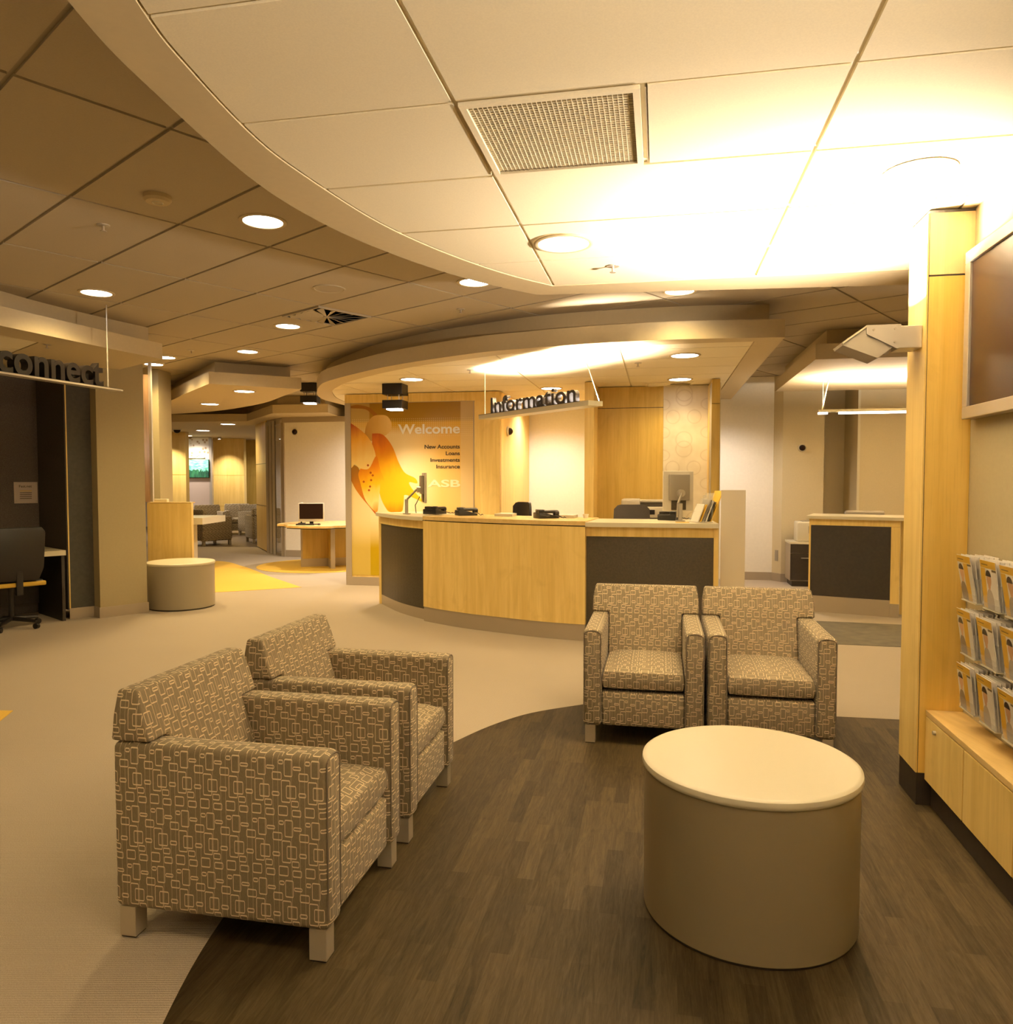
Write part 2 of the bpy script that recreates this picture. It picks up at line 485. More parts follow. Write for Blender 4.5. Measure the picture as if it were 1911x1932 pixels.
mb = MB(); mb.box(-13, 9, -4, 27, ZC+.012, ZC+.1)
ceil = struct(mb.obj('ceiling', m_tee_d))
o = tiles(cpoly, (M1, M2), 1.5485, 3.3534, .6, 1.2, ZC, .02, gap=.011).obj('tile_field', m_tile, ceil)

def ring(outer, inner, z, flip=True):
    """flat face between an outer outline and an inner one"""
    mb = MB()
    P = [Vector((p[0], p[1], 0)) for p in outer]; Q = [Vector((p[0], p[1], 0)) for p in inner] if inner else []
    tri = tessellate_polygon([P, Q] if inner else [P]); A = P+Q
    vs = [mb.bm.verts.new((v.x, v.y, z)) for v in A]
    for t in tri:
        try: mb.bm.faces.new([vs[i] for i in t])
        except ValueError: pass
    return mb
def wallstrip(mb, poly, z0, z1):
    n = len(poly)
    for i in range(n):
        a, b = poly[i], poly[(i+1) % n]
        mb.face([(a[0], a[1], z0), (b[0], b[1], z0), (b[0], b[1], z1), (a[0], a[1], z1)])
def raft(outer, inner, upper, frm=None, ua=0, ub=0, skip=()):
    mb = ring(outer, inner, ZR)
    wallstrip(mb, outer, ZR, ZT)
    top = ring(outer, None, ZT); mb.merge(top.bm)
    if inner: wallstrip(mb, inner, ZR, ZR+.016)
    bmesh.ops.remove_doubles(mb.bm, verts=mb.bm.verts, dist=1e-4)
    bmesh.ops.recalc_face_normals(mb.bm, faces=mb.bm.faces)
    r = struct(mb.obj('ceiling', m_raft))
    u = MB().prism(upper, ZT, ZC-.001)
    u.obj('upper_tier', m_raft, r)
    if inner:
        MB().prism(inner, ZR+.016, ZR+.05).obj('grid_backing', m_tee, r)
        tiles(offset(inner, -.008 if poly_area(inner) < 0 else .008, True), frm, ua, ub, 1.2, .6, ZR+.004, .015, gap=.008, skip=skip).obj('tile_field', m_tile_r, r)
    return r
def poly_area(p):
    return sum(p[i][0]*p[(i+1) % len(p)][1]-p[(i+1) % len(p)][0]*p[i][1] for i in range(len(p)))/2
O0 = Vector((1.883, 3.453, 0))           # near left corner of the wood column
def CO(a, b, z=0.):
    p = O0+E1*a+E2*b
    return Vector((p.x, p.y, z))
# raft over the waiting area
arc = smoothcurve([(.5, -1.4), (-.25, -.9), (-.72, 0.), (-1.0, 1.0), (-1.10, 1.96), (-1.09, 2.45), (-1.01, 3.15), (-.85, 3.66), (-.62, 4.10), (-.34, 4.50), (-.06, 4.80), (.20, 5.02)], 8)
wl = .19
outer = arc + [(2.49, 4.77), tuple(CO(.46, .85)[:2]), tuple(CO(wl+.1, 0)[:2]), tuple(CO(wl, .25)[:2]), tuple(CO(wl, -5.2)[:2])]
outer = arc + [(2.49, 4.76), tuple(CO(.80, 1.40)[:2]), tuple(CO(.66, .25)[:2]), tuple(CO(wl, .25)[:2]), tuple(CO(wl, -5.2)[:2])]
iarc = smoothcurve([(.3, -.95), (-.2, -.55), (-.58, .3), (-.84, 1.1), (-.93, 1.96), (-.93, 2.3), (-.885, 2.75), (-.80, 3.08), (-.62, 3.58), (-.42, 3.96), (-.18, 4.31), (.05, 4.58), (.29, 4.80)], 8)
inner = iarc + [(2.62, 4.36), tuple(CO(.55, .36)[:2]), tuple(CO(.13, .32)[:2]), tuple(CO(.12, -5.0)[:2])]
upper = offset(arc, -.22) + [tuple(CO(.35, 1.0)[:2]), tuple(CO(wl-.05, .3)[:2]), tuple(CO(wl-.02, -5.1)[:2])]
UA, UB = -.6533, 2.4156
raft(outer, inner, upper, (E1, E2), UA, UB, skip=((0, 0),))
# raft over the information counter
front = smoothcurve([(-2.62, 12.4), (-2.74, 11.6), (-2.70, 11.0), (-2.55, 10.35), (-2.30, 9.6), (-1.97, 9.06), (-1.57, 8.53), (-1.27, 8.17), (-.88, 7.79), (-.26, 7.28), (.22, 7.03), (.68, 6.82), (1.21, 6.65), (1.71, 6.56), (2.35, 6.50)], 6)
outer = front + [(3.36, 11.5)]
fin = smoothcurve([(-2.45, 12.2), (-2.51, 11.6), (-2.48, 11.06), (-2.36, 10.4), (-2.21, 10.0), (-1.95, 9.46), (-1.50, 8.80), (-1.14, 8.36), (-.87, 8.08), (-.11, 7.45), (.22, 7.26), (.7, 7.05), (1.25, 6.89), (1.75, 6.77), (2.16, 6.70)], 6)
inner = fin + [(3.10, 11.4)]
upper = smoothcurve([(-2.45, 12.1), (-2.56, 11.3), (-2.52, 10.75), (-2.37, 10.26), (-2.12, 9.74), (-1.55, 8.80), (-1.12, 8.30), (-.71, 7.90), (-.24, 7.54), (.27, 7.20), (.75, 7.0), (1.25, 6.86), (1.76, 6.76), (2.29, 6.72)], 6) + [(3.2, 11.3)]
raft(outer, inner, upper, (E1, E2), -.363, 7.25, skip=((1, 4),))
# wave-shaped raft at the left
wv = [(-3.73, 9.63), (-2.73, 10.22)]+smoothcurve([(-3.27, 11.15), (-3.75, 11.95), (-4.29, 12.63), (-5.0, 13.36), (-5.65, 13.80), (-6.40, 14.18), (-7.6, 14.5)], 6)+[(-8.2, 14.0)]+smoothcurve([(-7.2, 13.3), (-6.3, 12.7), (-5.6, 12.25), (-5.14, 11.72), (-4.54, 10.80)], 6)
upw = [(-3.79, 9.98), (-2.95, 10.48), (-3.45, 11.3), (-4.4, 12.4), (-5.1, 13.1), (-5.75, 13.55), (-7.6, 14.2), (-8.0, 13.9), (-6.4, 13.0), (-5.77, 12.70), (-5.36, 12.33), (-4.57, 11.15)]
raft(wv, None, upw)
# raft over the self-service booth
lb = smoothcurve([(-4.4, 3.8), (-4.22, 4.7), (-4.08, 5.4), (-3.95, 6.0), (-3.83, 6.42), (-3.70, 6.86), (-3.57, 7.27), (-3.43, 7.67)], 6) + [(-4.0, 8.18), (-4.9, 9.05), (-9.5, 8.0), (-9.5, 3.8)]
ub_ = smoothcurve([(-4.55, 3.9), (-4.38, 4.8), (-4.25, 5.5), (-4.11, 6.15), (-4.02, 6.6), (-3.86, 7.1), (-3.60, 7.74)], 5) + [(-4.1, 8.2), (-4.9, 8.9), (-9.3, 7.8), (-9.3, 3.9)]
inl = smoothcurve([(-4.75, 4.0), (-4.6, 4.8), (-4.42, 5.7), (-4.30, 6.15), (-4.1, 6.75)], 4) + [(-4.9, 7.5), (-9.2, 6.2), (-9.2, 4.0)]
raft(lb, inl, ub_, (M1, M2), .35, 8.1)
# raft over the right-hand counter
raft([(3.09, 7.69), (3.67, 10.49), (8.2, 9.6), (8.2, 6.7)], None, [(3.27, 7.86), (3.77, 10.40), (8.1, 9.5), (8.1, 6.9)])
# raft over the lounge at the back
raft([(-3.2, 13.75), (-4.24, 13.9), (-5.35, 15.8), (-12, 16.3), (-12, 24.5), (-3.2, 24.5)], None, [(-3.3, 13.95), (-4.2, 14.1), (-5.5, 16.3), (-11.9, 17.6), (-11.9, 24.4), (-3.3, 24.4)])

# ------------------------------------------------------------------ walls
def wall(name, pts, z0, z1, mat, th=.1, side=1):
    """a wall along a path of points, th metres thick on the far side"""
    q = offset([tuple(p[:2]) for p in pts], th*side)
    poly = [tuple(p[:2]) for p in pts] + q[::-1]
    o = MB().prism(poly, z0, z1).obj(name, mat)
    return struct(o)
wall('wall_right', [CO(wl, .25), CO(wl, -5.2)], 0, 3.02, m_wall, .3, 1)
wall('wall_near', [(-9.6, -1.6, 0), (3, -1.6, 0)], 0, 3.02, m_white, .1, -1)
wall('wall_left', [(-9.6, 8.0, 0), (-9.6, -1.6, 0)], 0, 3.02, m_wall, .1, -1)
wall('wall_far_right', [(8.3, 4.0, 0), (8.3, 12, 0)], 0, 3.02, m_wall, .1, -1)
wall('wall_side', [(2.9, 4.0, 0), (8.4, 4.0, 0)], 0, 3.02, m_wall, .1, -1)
# back wall pieces at the right
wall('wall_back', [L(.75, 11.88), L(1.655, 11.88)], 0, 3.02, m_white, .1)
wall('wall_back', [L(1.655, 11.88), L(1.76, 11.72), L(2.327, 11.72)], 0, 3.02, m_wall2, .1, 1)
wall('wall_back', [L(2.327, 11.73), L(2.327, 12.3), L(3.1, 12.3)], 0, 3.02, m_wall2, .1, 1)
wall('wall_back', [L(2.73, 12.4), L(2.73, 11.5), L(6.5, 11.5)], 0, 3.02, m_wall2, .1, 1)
def base(name, pts, h=.12, th=.012, side=-1, mat=None):
    q = offset([tuple(p[:2]) for p in pts], th*side)
    o = MB().prism([tuple(p[:2]) for p in pts]+q[::-1], 0, h).obj(name, mat or m_kick); return struct(o)
base('baseboard_back', [L(1.1, 11.88), L(1.655, 11.88), L(1.76, 11.72), L(2.327, 11.72)])
# white wall behind the information counter
wall('wall_back', [L(-2.15, 12.6), L(-.7, 12.6)], 0, 2.705, m_white, .1)
# left lounge walls
wall('wall_lounge', [(-11.9, 24.3, 0), (-3.2, 24.3, 0)], 0, 2.705, m_white, .1)
wall('wall_lounge', [(-12, 8.0, 0), (-12, 24.4, 0)], 0, 3.02, m_wall, .1)
wall('wall_lounge', [(-4.35, 14.84, 0), (-3.0, 14.52, 0), (-1.6, 14.2, 0), (.6, 13.8, 0)], 0, 2.704, m_white, .1)
base('baseboard_lounge', [(-4.35, 14.84, 0), (-3.0, 14.52, 0), (-1.6, 14.2, 0)], .13)
struct(MB().prism([(-4.34, 14.80), (-3.0, 14.48), (-2.98, 14.53), (-4.35, 14.86)], 2.60, 2.699).obj('trim_1', m_kick))
struct(MB().prism([(-4.37, 14.83), (-4.31, 14.80), (-4.28, 14.86), (-4.35, 14.9)], 0, 2.60).obj('trim_2', m_kick))
# timber-lined wall of the office and its glass door
wf = MB().prism([(-5.55, 16.94), (-4.93, 15.68), (-4.83, 15.75), (-5.45, 17.0)], .02, 2.70)
wo = struct(wf.obj('wall_timber', m_maple))
for zz in (.95, 1.83):
    MB().prism([(-5.556, 16.94), (-4.936, 15.68), (-4.90, 15.70), (-5.52, 16.96)], zz, zz+.006).obj('panel_joint', m_char2, wo)
dm = MB()
for p in ((-4.87, 15.59), (-4.75, 15.41), (-4.63, 15.23), (-4.36, 14.88)):
    dm.box(p[0]-.025, p[0]+.025, p[1]-.04, p[1]+.04, 0, 2.66)
do = struct(dm.obj('door_1', m_silver))
MB().prism([(-4.87, 15.58), (-4.36, 14.88), (-4.35, 14.90), (-4.86, 15.60)], .05, 2.6).obj('glass_pane', m_pane, do)
MB().prism([(-4.88, 15.6), (-4.35, 14.86), (-4.33, 14.9), (-4.86, 15.64)], 2.58, 2.70).obj('door_head', m_silver, do)
MB().prism([(-4.88, 15.6), (-4.35, 14.86), (-4.33, 14.9), (-4.86, 15.64)], 0, .06).obj('door_sill', m_silver, do)
# office interior seen through the glass
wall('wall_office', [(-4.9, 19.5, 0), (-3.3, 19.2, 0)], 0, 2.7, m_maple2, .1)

# far lounge timber panels (each a unit standing before the wall)
def far_panel(px0, px1, y, label, mat=m_maple):
    x0, x1 = (px0-955.5)/1440*y, (px1-955.5)/1440*y
    t = thing('timber_wall_panel', label, 'wall panel', ((x0+x1)/2, y, 0), 0, 'timber wall panels in the lounge')
    MB().box(x0, x1, y, y+.2, 0, 2.695).obj('veneer', mat, t)
    for zz in (.72, 1.62): MB().box(x0, x1, y-.004, y+.02, zz, zz+.012).obj('panel_joint', m_maple2, t)
    return t
far_panel(299, 351.5, 19.3, 'lit maple wall panel at the left of the green picture in the lounge')
far_panel(399, 461, 22.3, 'brightly lit maple wall panel behind the lounge armchairs, right of the green picture')
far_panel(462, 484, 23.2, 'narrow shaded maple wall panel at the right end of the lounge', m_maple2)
# picture bay between the panels
bx0, bx1, by = (349-955.5)/1440*21.5, (398-955.5)/1440*21.5, 21.5
m_dots, t, p = nt('leaf_spot_wallpaper')
vo = N(t, 'ShaderNodeTexVoronoi', inp={'Scale': 9}); t.links.new(coords(t), vo.inputs[0])
t.links.new(ramp(t, vo.outputs[0], [(.22, (.50, .33, .16)), (.36, (.86, .80, .66))]), p.inputs['Base Color'])
t_ = thing('picture_bay_screen', 'tall glazed bay with spotted wallpaper above and frosted glass below, holding the green picture', 'screen', ((bx0+bx1)/2, by, 0))
MB().box(bx0, bx1, by, by+.08, 1.56, 2.69).obj('patterned_upper', m_dots, t_)
MB().box(bx0, bx1, by, by+.08, 0, 1.56).obj('frosted_lower', plain('mauve_frosted_panel', (.50, .40, .33), .4), t_)
MB().box(bx1-.04, bx1+.04, by-.004, by+.1, 0, 2.69).obj('post', m_silver, t_)
MB().box(bx0, bx1-.15, by-.03, by-.001, 2.10, 2.13).obj('light_rail', m_lam, t_)
m_land, t, p = nt('landscape_picture')
co = coords(t, 'Generated'); sp = t.nodes.new('ShaderNodeSeparateXYZ'); t.links.new(co, sp.inputs[0])
nz = N(t, 'ShaderNodeTexNoise', inp={'Scale': 7, 'Detail': 5}); t.links.new(coords(t, 'Generated', scale=(1, 1, .25)), nz.inputs[0])
nc = N(t, 'ShaderNodeTexNoise', inp={'Scale': 4, 'Detail': 4}); t.links.new(coords(t, 'Generated', scale=(1, 1, 3)), nc.inputs[0])
h = math_(t, 'SUBTRACT', sp.outputs[2], math_(t, 'MULTIPLY', nz.outputs[0], .75))
sky = ramp(t, nc.outputs[0], [(.35, (.05, .33, .22)), (.65, (.30, .66, .46))])
fo = ramp(t, nz.outputs[0], [(.35, (.005, .03, .02)), (.7, (.03, .16, .06))])
cc = mix(t, ramp(t, h, [(.02, (0,)*3), (.06, (1,)*3)]), fo, sky)
t.links.new(cc, p.inputs['Base Color']); t.links.new(cc, p.inputs['Emission Color']); p.inputs['Emission Strength'].default_value = .8  # the print also gives off its own colours
x0, x1 = (352-955.5)/1440*21.3, (390-955.5)/1440*21.3
t_ = thing('landscape_picture', 'green glowing landscape picture on the spotted bay in the lounge', 'picture', ((x0+x1)/2, 21.44, 1.55))
MB().box(x0, x1, 21.44, 21.47, 1.56, 2.05).obj('print', m_land, t_)
MB().box(x0-.01, x1+.01, 21.47, 21.499, 1.55, 2.06).obj('frame', m_dark, t_)

# ------------------------------------------------------------------ left column, booth
C0 = Vector((-4.395, 8.21, 0))
c1 = C0+M1*.50
poly = [C0, c1, c1+M2*.7, C0+M2*.7]
struct(MB().prism([p[:2] for p in poly], 0, 3.02).obj('wall_column', m_wall))
base('baseboard_left', [C0+M2*.3, C0, c1, c1+M2*.4], .115, .012, -1)
# booth: dividing wall, back wall, dark cladding
P0 = Vector((-4.70, 8.16, 0)); P1 = Vector((-4.50, 8.33, 0))
K = Vector((-5.27, 8.62, 0))
poly = [P0, P1, P1+M2*.7, K+M1*.2, K]
struct(MB().prism([p[:2] for p in poly], .115, 2.70).obj('wall_booth', m_green))
base('baseboard_booth', [P0, P1], .115, .012, -1)
bk = [K, K-M1*6]
struct(MB().prism([p[:2] for p in (bk[0], bk[1], bk[1]+M2*.15, bk[0]+M2*.15)], 0, 2.70).obj('wall_booth', m_booth))
sd = (P0-K).normalized(); nn = Vector((sd.y, -sd.x, 0))
q0 = K+nn*0; 
struct(MB().prism([tuple((p)[:2]) for p in (K, P0, P0-nn*-.02 if False else P0+nn*.012, K+nn*.012)], 0.1, 2.70).obj('wall_booth', plain('booth_side_cladding', (.055, .042, .032), .8, noise=.3, nscale=120)))
struct(MB().prism([tuple(p[:2]) for p in (P0-sd*.012, P0+sd*.004, P0+sd*.004+M1*.012, P0-sd*.012+M1*.012)], .1, 2.70).obj('trim_3', m_maple))

# ------------------------------------------------------------------ timber column by the wall
washed_head = wood('lamp_washed_maple', (.84, .66, .34), (.76, .57, .26), 'Z')  # paler copy of the veneer: the up-light's wash is put into its colour
t = thing('timber_column', 'tall maple-clad column with a dark plinth at the end of the brochure wall', 'column', CO(.1, .12))
def cbox(mb, a0, a1, b0, b1, z0, z1, bevel=0):
    c = [CO(a0, b0), CO(a1, b0), CO(a1, b1), CO(a0, b1)]
    mb.prism([p[:2] for p in c], z0, z1, bevel=bevel); return mb
cbox(MB(), 0.006, wl-.001, 0, .25, .155, 2.405).obj('front_panel', wood('warm_maple_veneer', (.94, .64, .16), (.84, .54, .10), 'Z'), t)
cbox(MB(), 0.006, wl-.001, 0, .25, 2.413, 2.684).obj('head_panel', washed_head, t)
cbox(MB(), -.004, .003, .001, .25, .155, 2.684).obj('side_panel', m_maple, t)
cbox(MB(), 0.004, wl-.002, .004, .245, .15, 2.698).obj('core', m_char2, t)
cbox(MB(), 0.0, wl-.002, .002, .25, .005, .155).obj('plinth', m_char2, t)
# wall wash fixture on the column
t = thing('column_uplight', 'angular silver up-light bracketed to the left side of the maple column', 'light', CO(-.02, .1, 2.1))
cbox(MB(), -.10, -.005, .04, .17, 2.10, 2.20, .002).obj('wall_bracket', m_silver, t)
MBd = MB()
a_, b_ = .03, .21
prof = [(-.09, 2.10), (-.09, 2.205), (-.245, 2.205), (-.345, 2.125), (-.335, 2.118), (-.235, 2.185)]
def sideprism(mb, prof, b0, b1):
    lo = [CO(a, b0, z) for a, z in prof]; hi = [CO(a, b1, z) for a, z in prof]
    n = len(prof); bb = bmesh.new()
    A = [bb.verts.new(p) for p in lo]; B = [bb.verts.new(p) for p in hi]
    for i in range(n): bb.faces.new((A[i], A[(i+1) % n], B[(i+1) % n], B[i]))
    bb.faces.new(A[::-1]); bb.faces.new(B)
    bmesh.ops.recalc_face_normals(bb, faces=bb.faces)
    mb.merge(bb); return mb
sideprism(MB(), [(-.10, 2.205), (-.10, 2.10), (-.115, 2.095), (-.245, 2.165), (-.245, 2.205)], .02, .026).obj('cheek_plate', m_silver, t)
sideprism(MB(), [(-.10, 2.205), (-.10, 2.10), (-.115, 2.095), (-.245, 2.165), (-.245, 2.205)], .205, .211).obj('cheek_plate', m_silver, t)
sideprism(MB(), [(-.235, 2.190), (-.115, 2.115), (-.195, 2.055), (-.345, 2.118), (-.350, 2.130), (-.240, 2.205)], .027, .204).obj('lamp_head', m_grey, t)
sideprism(MB(), [(-.245, 2.2055), (-.350, 2.130), (-.345, 2.124), (-.24, 2.199)], .022, .209).obj('reflector_blade', m_lam, t)
cbox(MB(), -.22, -.12, .05, .18, 2.198, 2.2015).obj('lamp_lens', m_em, t)
cbox(MB(), -.232, -.105, .03, .20, 2.190, 2.1975).obj('lens_tray', m_silver, t)
for aa, zz in ((-.125, 2.185), (-.125, 2.125), (-.215, 2.183)):
    c = CO(aa, .02, zz); MB().cyl(c, c-E2*.004, .005, 10).obj('screw', m_kick, t)
lo = CO(-.17, .11, 2.23)-Vector(CO(-.02, .1, 2.1))
area(t, lo, K_COL, .14, .16, (0, PI-.30, AR), UPL, 152)

# a second up-light of the same kind further along the wall, beyond the frame
t = thing('column_uplight', 'angular silver up-light bracketed to the brochure wall nearer the camera', 'light', CO(wl-.02, -3.1, 2.1))
cbox(MB(), wl-.10, wl-.001, -3.17, -3.03, 2.10, 2.20, .002).obj('wall_bracket', m_silver, t)
cbox(MB(), wl-.32, wl-.10, -3.20, -3.00, 2.06, 2.12, .004).obj('lamp_head', m_grey, t)
cbox(MB(), wl-.30, wl-.12, -3.18, -3.02, 2.121, 2.125).obj('lamp_lens', m_em, t)
area(t, Vector(CO(wl-.21, -3.1, 2.16))-Vector(CO(wl-.02, -3.1, 2.1)), 78, .14, .16, (0, PI-.40, AR), UPL, 160)

# ------------------------------------------------------------------ low cupboard and brochures
def LE(a, b, z=0.): return CO(a, b, z)
t = thing('low_cupboard', 'low maple bench cupboard with a lock, under the brochure racks', 'cabinet', CO(.1, -.5))
cbox(MB(), .032, wl-.001, -4.6, -.003, .425, .450, .0015).obj('worktop', m_maple_h, t)
cbox(MB(), .050, wl-.001, -4.6, -.003, .13, .424).obj('carcass', m_maple2, t)
b = -.004
for i in range(6):
    d = cbox(MB(), .032, .050, b-.44, b-.003, .13, .420, .001).obj('door', m_maple, t)
    if i in (0, 3):
        c = CO(.032, b-.13 if i == 0 else b-.1, .385)
        kb = MB().cyl(c, c-E1*.012, .009, 16).obj('lock', m_silver, d, True)
    b -= .445
cbox(MB(), .06, wl-.001, -4.6, -.01, .004, .13).obj('toe_kick', m_char2, t)

def brochure_mat(name, kind):
    m, t, p = nt(name)
    tc = t.nodes.new('ShaderNodeTexCoord'); sp = t.nodes.new('ShaderNodeSeparateXYZ'); t.links.new(tc.outputs['UV'], sp.inputs[0])
    u, v = sp.outputs[0], sp.outputs[1]
    Y = (.62, .36, .02); LG = (.66, .61, .52)
    def inr(x, a, b): return math_(t, 'MULTIPLY', math_(t, 'GREATER_THAN', x, a), math_(t, 'LESS_THAN', x, b))
    def ell(cx, cy, rx, ry):
        a = math_(t, 'DIVIDE', math_(t, 'SUBTRACT', u, cx), rx); b = math_(t, 'DIVIDE', math_(t, 'SUBTRACT', v, cy), ry)
        return math_(t, 'LESS_THAN', math_(t, 'ADD', math_(t, 'MULTIPLY', a, a), math_(t, 'MULTIPLY', b, b)), 1.)
    if kind == 0:
        c = mix(t, inr(u, .42, .74), LG, Y); fx = .22
        skin = (.62, .36, .19); shirt = (.20, .15, .09)
    else:
        c = mix(t, inr(u, .0, .3), LG, Y); fx = .48
        skin = (.52, .29, .14); shirt = (.36, .30, .23)
    c = mix(t, ell(fx, .12, .24, .30), c, shirt)
    c = mix(t, ell(fx+.01, .50, .085, .10), c, skin)
    c = mix(t, ell(fx+.02, .62, .15, .15), c, skin)
    c = mix(t, math_(t, 'MULTIPLY', ell(fx+.0, .67, .18, .14), math_(t, 'GREATER_THAN', v, .68)), c, (.035, .018, .01))
    c = mix(t, inr(v, .845, 1.1), c, Y)
    c = mix(t, math_(t, 'MULTIPLY', inr(v, .79, .84), inr(u, .72, 1.0)), c, (.12, .07, .01))
    c = mix(t, math_(t, 'MULTIPLY', inr(v, .905, .925), inr(u, .08, .5)), c, (.16, .09, .01))
    c = mix(t, math_(t, 'MULTIPLY', inr(v, .835, .845), inr(u, 0, 1.0)), c, (.7, .62, .45))
    t.links.new(c, p.inputs['Base Color']); p.inputs['Roughness'].default_value = .35
    return m
m_bro = [brochure_mat('brochure_cover_woman', 0), brochure_mat('brochure_cover_man', 1), brochure_mat('brochure_cover_portrait', 1)]
def leaflet_stack(bc, z, row, colm, w=.140, h=.197, th=.055, lean=.2):
    """holder against the wall at b=bc (centre), bottom at z"""
    names = ['first', 'second', 'third', 'fourth', 'fifth', 'sixth', 'seventh', 'eighth']
    rown = ['bottom', 'middle', 'top'][row]
    a_f = .100; a_w = wl-.002
    lab = 'clear acrylic leaflet holder, %s row, %s from the column' % (rown, names[colm])
    t = thing('leaflet_holder', lab, 'holder', CO(wl-.04, bc, z), 0, 'acrylic leaflet holders on the wall')
    b0, b1 = bc-w/2-.004, bc+w/2+.004
    cbox(MB(), a_f-.004, a_w, b0, b1, z, z+.004).obj('tray', m_lam, t)
    cbox(MB(), a_f-.004, a_f-.001, b0, b1, z+.004, z+.105).obj('front_lip', m_glass, t)
    cbox(MB(), a_f-.001, a_f+.04, b0, b0+.002, z+.004, z+.105).obj('side_wall', m_glass, t)
    cbox(MB(), a_f-.001, a_f+.04, b1-.002, b1, z+.004, z+.105).obj('side_wall', m_glass, t)
    # the brochures: a fan of sheets, front one carries the cover
    wide = 'showing a woman' if colm == 0 else 'showing a man'
    s = thing('brochure_stack', 'yellow brochures %s, %s rack row, %s from column' % (wide, rown, names[colm]), 'brochures', CO(a_f+.02, bc, z+.005), 0, 'brochure stacks in the wall rack')
    mb = MB(); n = 7
    lean_ = lean*(.8+.4*random.random())
    for k in range(n):
        f = k/(n-1)
        aa = a_f+.002+f*th; at = aa-.045*(1-f)*lean_*3+.02*f
        hh = h-.004*random.random()-.004*f
        c = [CO(aa, bc-w/2, z+.006), CO(aa, bc+w/2, z+.006), CO(aa+.0035, bc+w/2, z+.006), CO(aa+.0035, bc-w/2, z+.006),
             CO(at, bc-w/2, z+hh), CO(at, bc+w/2, z+hh), CO(at+.0035, bc+w/2, z+hh), CO(at+.0035, bc-w/2, z+hh)]
        if k == 0:
            front_c = c
        mb.hexa(c)
    mb.obj('pages', m_paper, s)
    cm = MB(); d = E1*-.0006
    lay = cm.bm.loops.layers.uv.new('uv')
    ff = cm.face([front_c[1]+d, front_c[0]+d, front_c[4]+d, front_c[5]+d])
    for lp, uv in zip(ff.loops, ((0, 0), (1, 0), (1, 1), (0, 1))): lp[lay].uv = uv
    cm.obj('cover', m_bro[0 if colm == 0 else 1], s)
for row, z in enumerate((.530, .760, .990)):
    for c_ in range(4):
        leaflet_stack(-.285-c_*.207+.008*random.uniform(-1, 1), z, row, c_)
t = thing('rack_backboard', 'dark grey rail board on the wall behind the leaflet holders', 'board', CO(wl-.005, -.8, .9))
for zz in (.66, .90, 1.14): cbox(MB(), wl-.006, wl-.001, -2.2, .0, zz-.03, zz+.015).obj('rail', m_char, t)

# television
t = thing('wall_television', 'large wall-mounted flat television with a wide silver frame above the brochure racks', 'television', CO(wl, -.7, 1.76))
b1, b0 = -.045, -1.28; z0, z1 = 1.765, 2.49; fw = .052; af = wl-.055
fr = MB()
cbox(fr, af, wl-.001, b0, b1, z0, z0+fw, .003); cbox(fr, af, wl-.001, b0, b1, z1-fw, z1, .003)
cbox(fr, af, wl-.001, b0, b0+fw, z0+fw, z1-fw, .003); cbox(fr, af, wl-.001, b1-fw, b1, z0+fw, z1-fw, .003)
fr.obj('frame', m_silver, t)
cbox(MB(), af+.012, wl-.002, b0+fw, b1-fw, z0+fw, z1-fw).obj('screen', m_screen, t)

# ------------------------------------------------------------------ ceiling equipment
downlight((.29, 3.94), ZR+.002, 'bright round downlight in the pale raft ceiling right of the air grille', 24, .13)
# fill downlights added to the same raft, beyond the frame
for p in ((.15, 1.2), (1.35, 1.0), (-.35, -.4)):
    downlight(p, ZR+.002, 'added fill downlight, out of view in the pale raft ceiling overhead', 4, .13)
# speaker disc
t = thing('ceiling_speaker', 'round flush ceiling speaker in the bright raft above the column', 'speaker', (1.615, 3.04, ZR+.004))
MB().lathe([(.135, 0), (.135, -.004), (.12, -.006)], 40).obj('grille', m_tile_r, t, world=False)
t = thing('ceiling_speaker', 'round flush ceiling speaker in the brown tiled ceiling near the swirl vent', 'speaker', (-1.42, 6.18, ZC))
MB().lathe([(.13, 0), (.13, -.005), (.118, -.007), (.11, -.003)], 40).obj('grille', m_tile, t, world=False)
def sprinkler(x, y, z, label):
    t = thing('sprinkler', label, 'sprinkler', (x, y, z), 0, 'fire sprinklers')
    MB().lathe([(.038, 0), (.036, -.004), (.010, -.006)], 20).obj('rose', m_silver, t, world=False)
    b = MB().cyl((0, 0, -.005), (0, 0, -.035), .007, 8); b.obj('stem', m_kick, t, world=False)
    MB().cyl((0, 0, -.035), (0, 0, -.038), .018, 14).obj('deflector', m_kick, t, world=False)
sprinkler(.60, 4.36, ZR+.004, 'small sprinkler head in the bright raft, right of its downlight')
sprinkler(-2.42, 4.65, ZC, 'small sprinkler head in the dark ceiling, nearest the smoke detector')
sprinkler(-.41, 6.91, ZC, 'small sprinkler head in the dark ceiling above the information raft')
sprinkler(-3.73, 9.10, ZC, 'small sprinkler head in the ceiling between booth raft and wave raft')
sprinkler(-4.09, 6.85, ZR+.004, 'small sprinkler head under the booth raft above the dark letters')
sprinkler(-.40, 8.45, ZR+.004, 'small sprinkler head under the information raft, left of the sign glow')
sprinkler(1.36, 7.95, ZR+.004, 'small sprinkler head under the information raft, right of the sign glow')
t = thing('smoke_detector', 'round cream smoke detector on the dark tiled ceiling at the left', 'detector', (-1.88, 4.18, ZC))
MB().lathe([(.072, 0), (.072, -.02), (.060, -.034), (.03, -.036)], 32).obj('housing', m_raft, t, True, world=False)
MB().lathe([(.030, -.0365), (.026, -.040), (.022, -.0365)], 24, cap=False).obj('sensor_ring', m_lam, t, world=False)
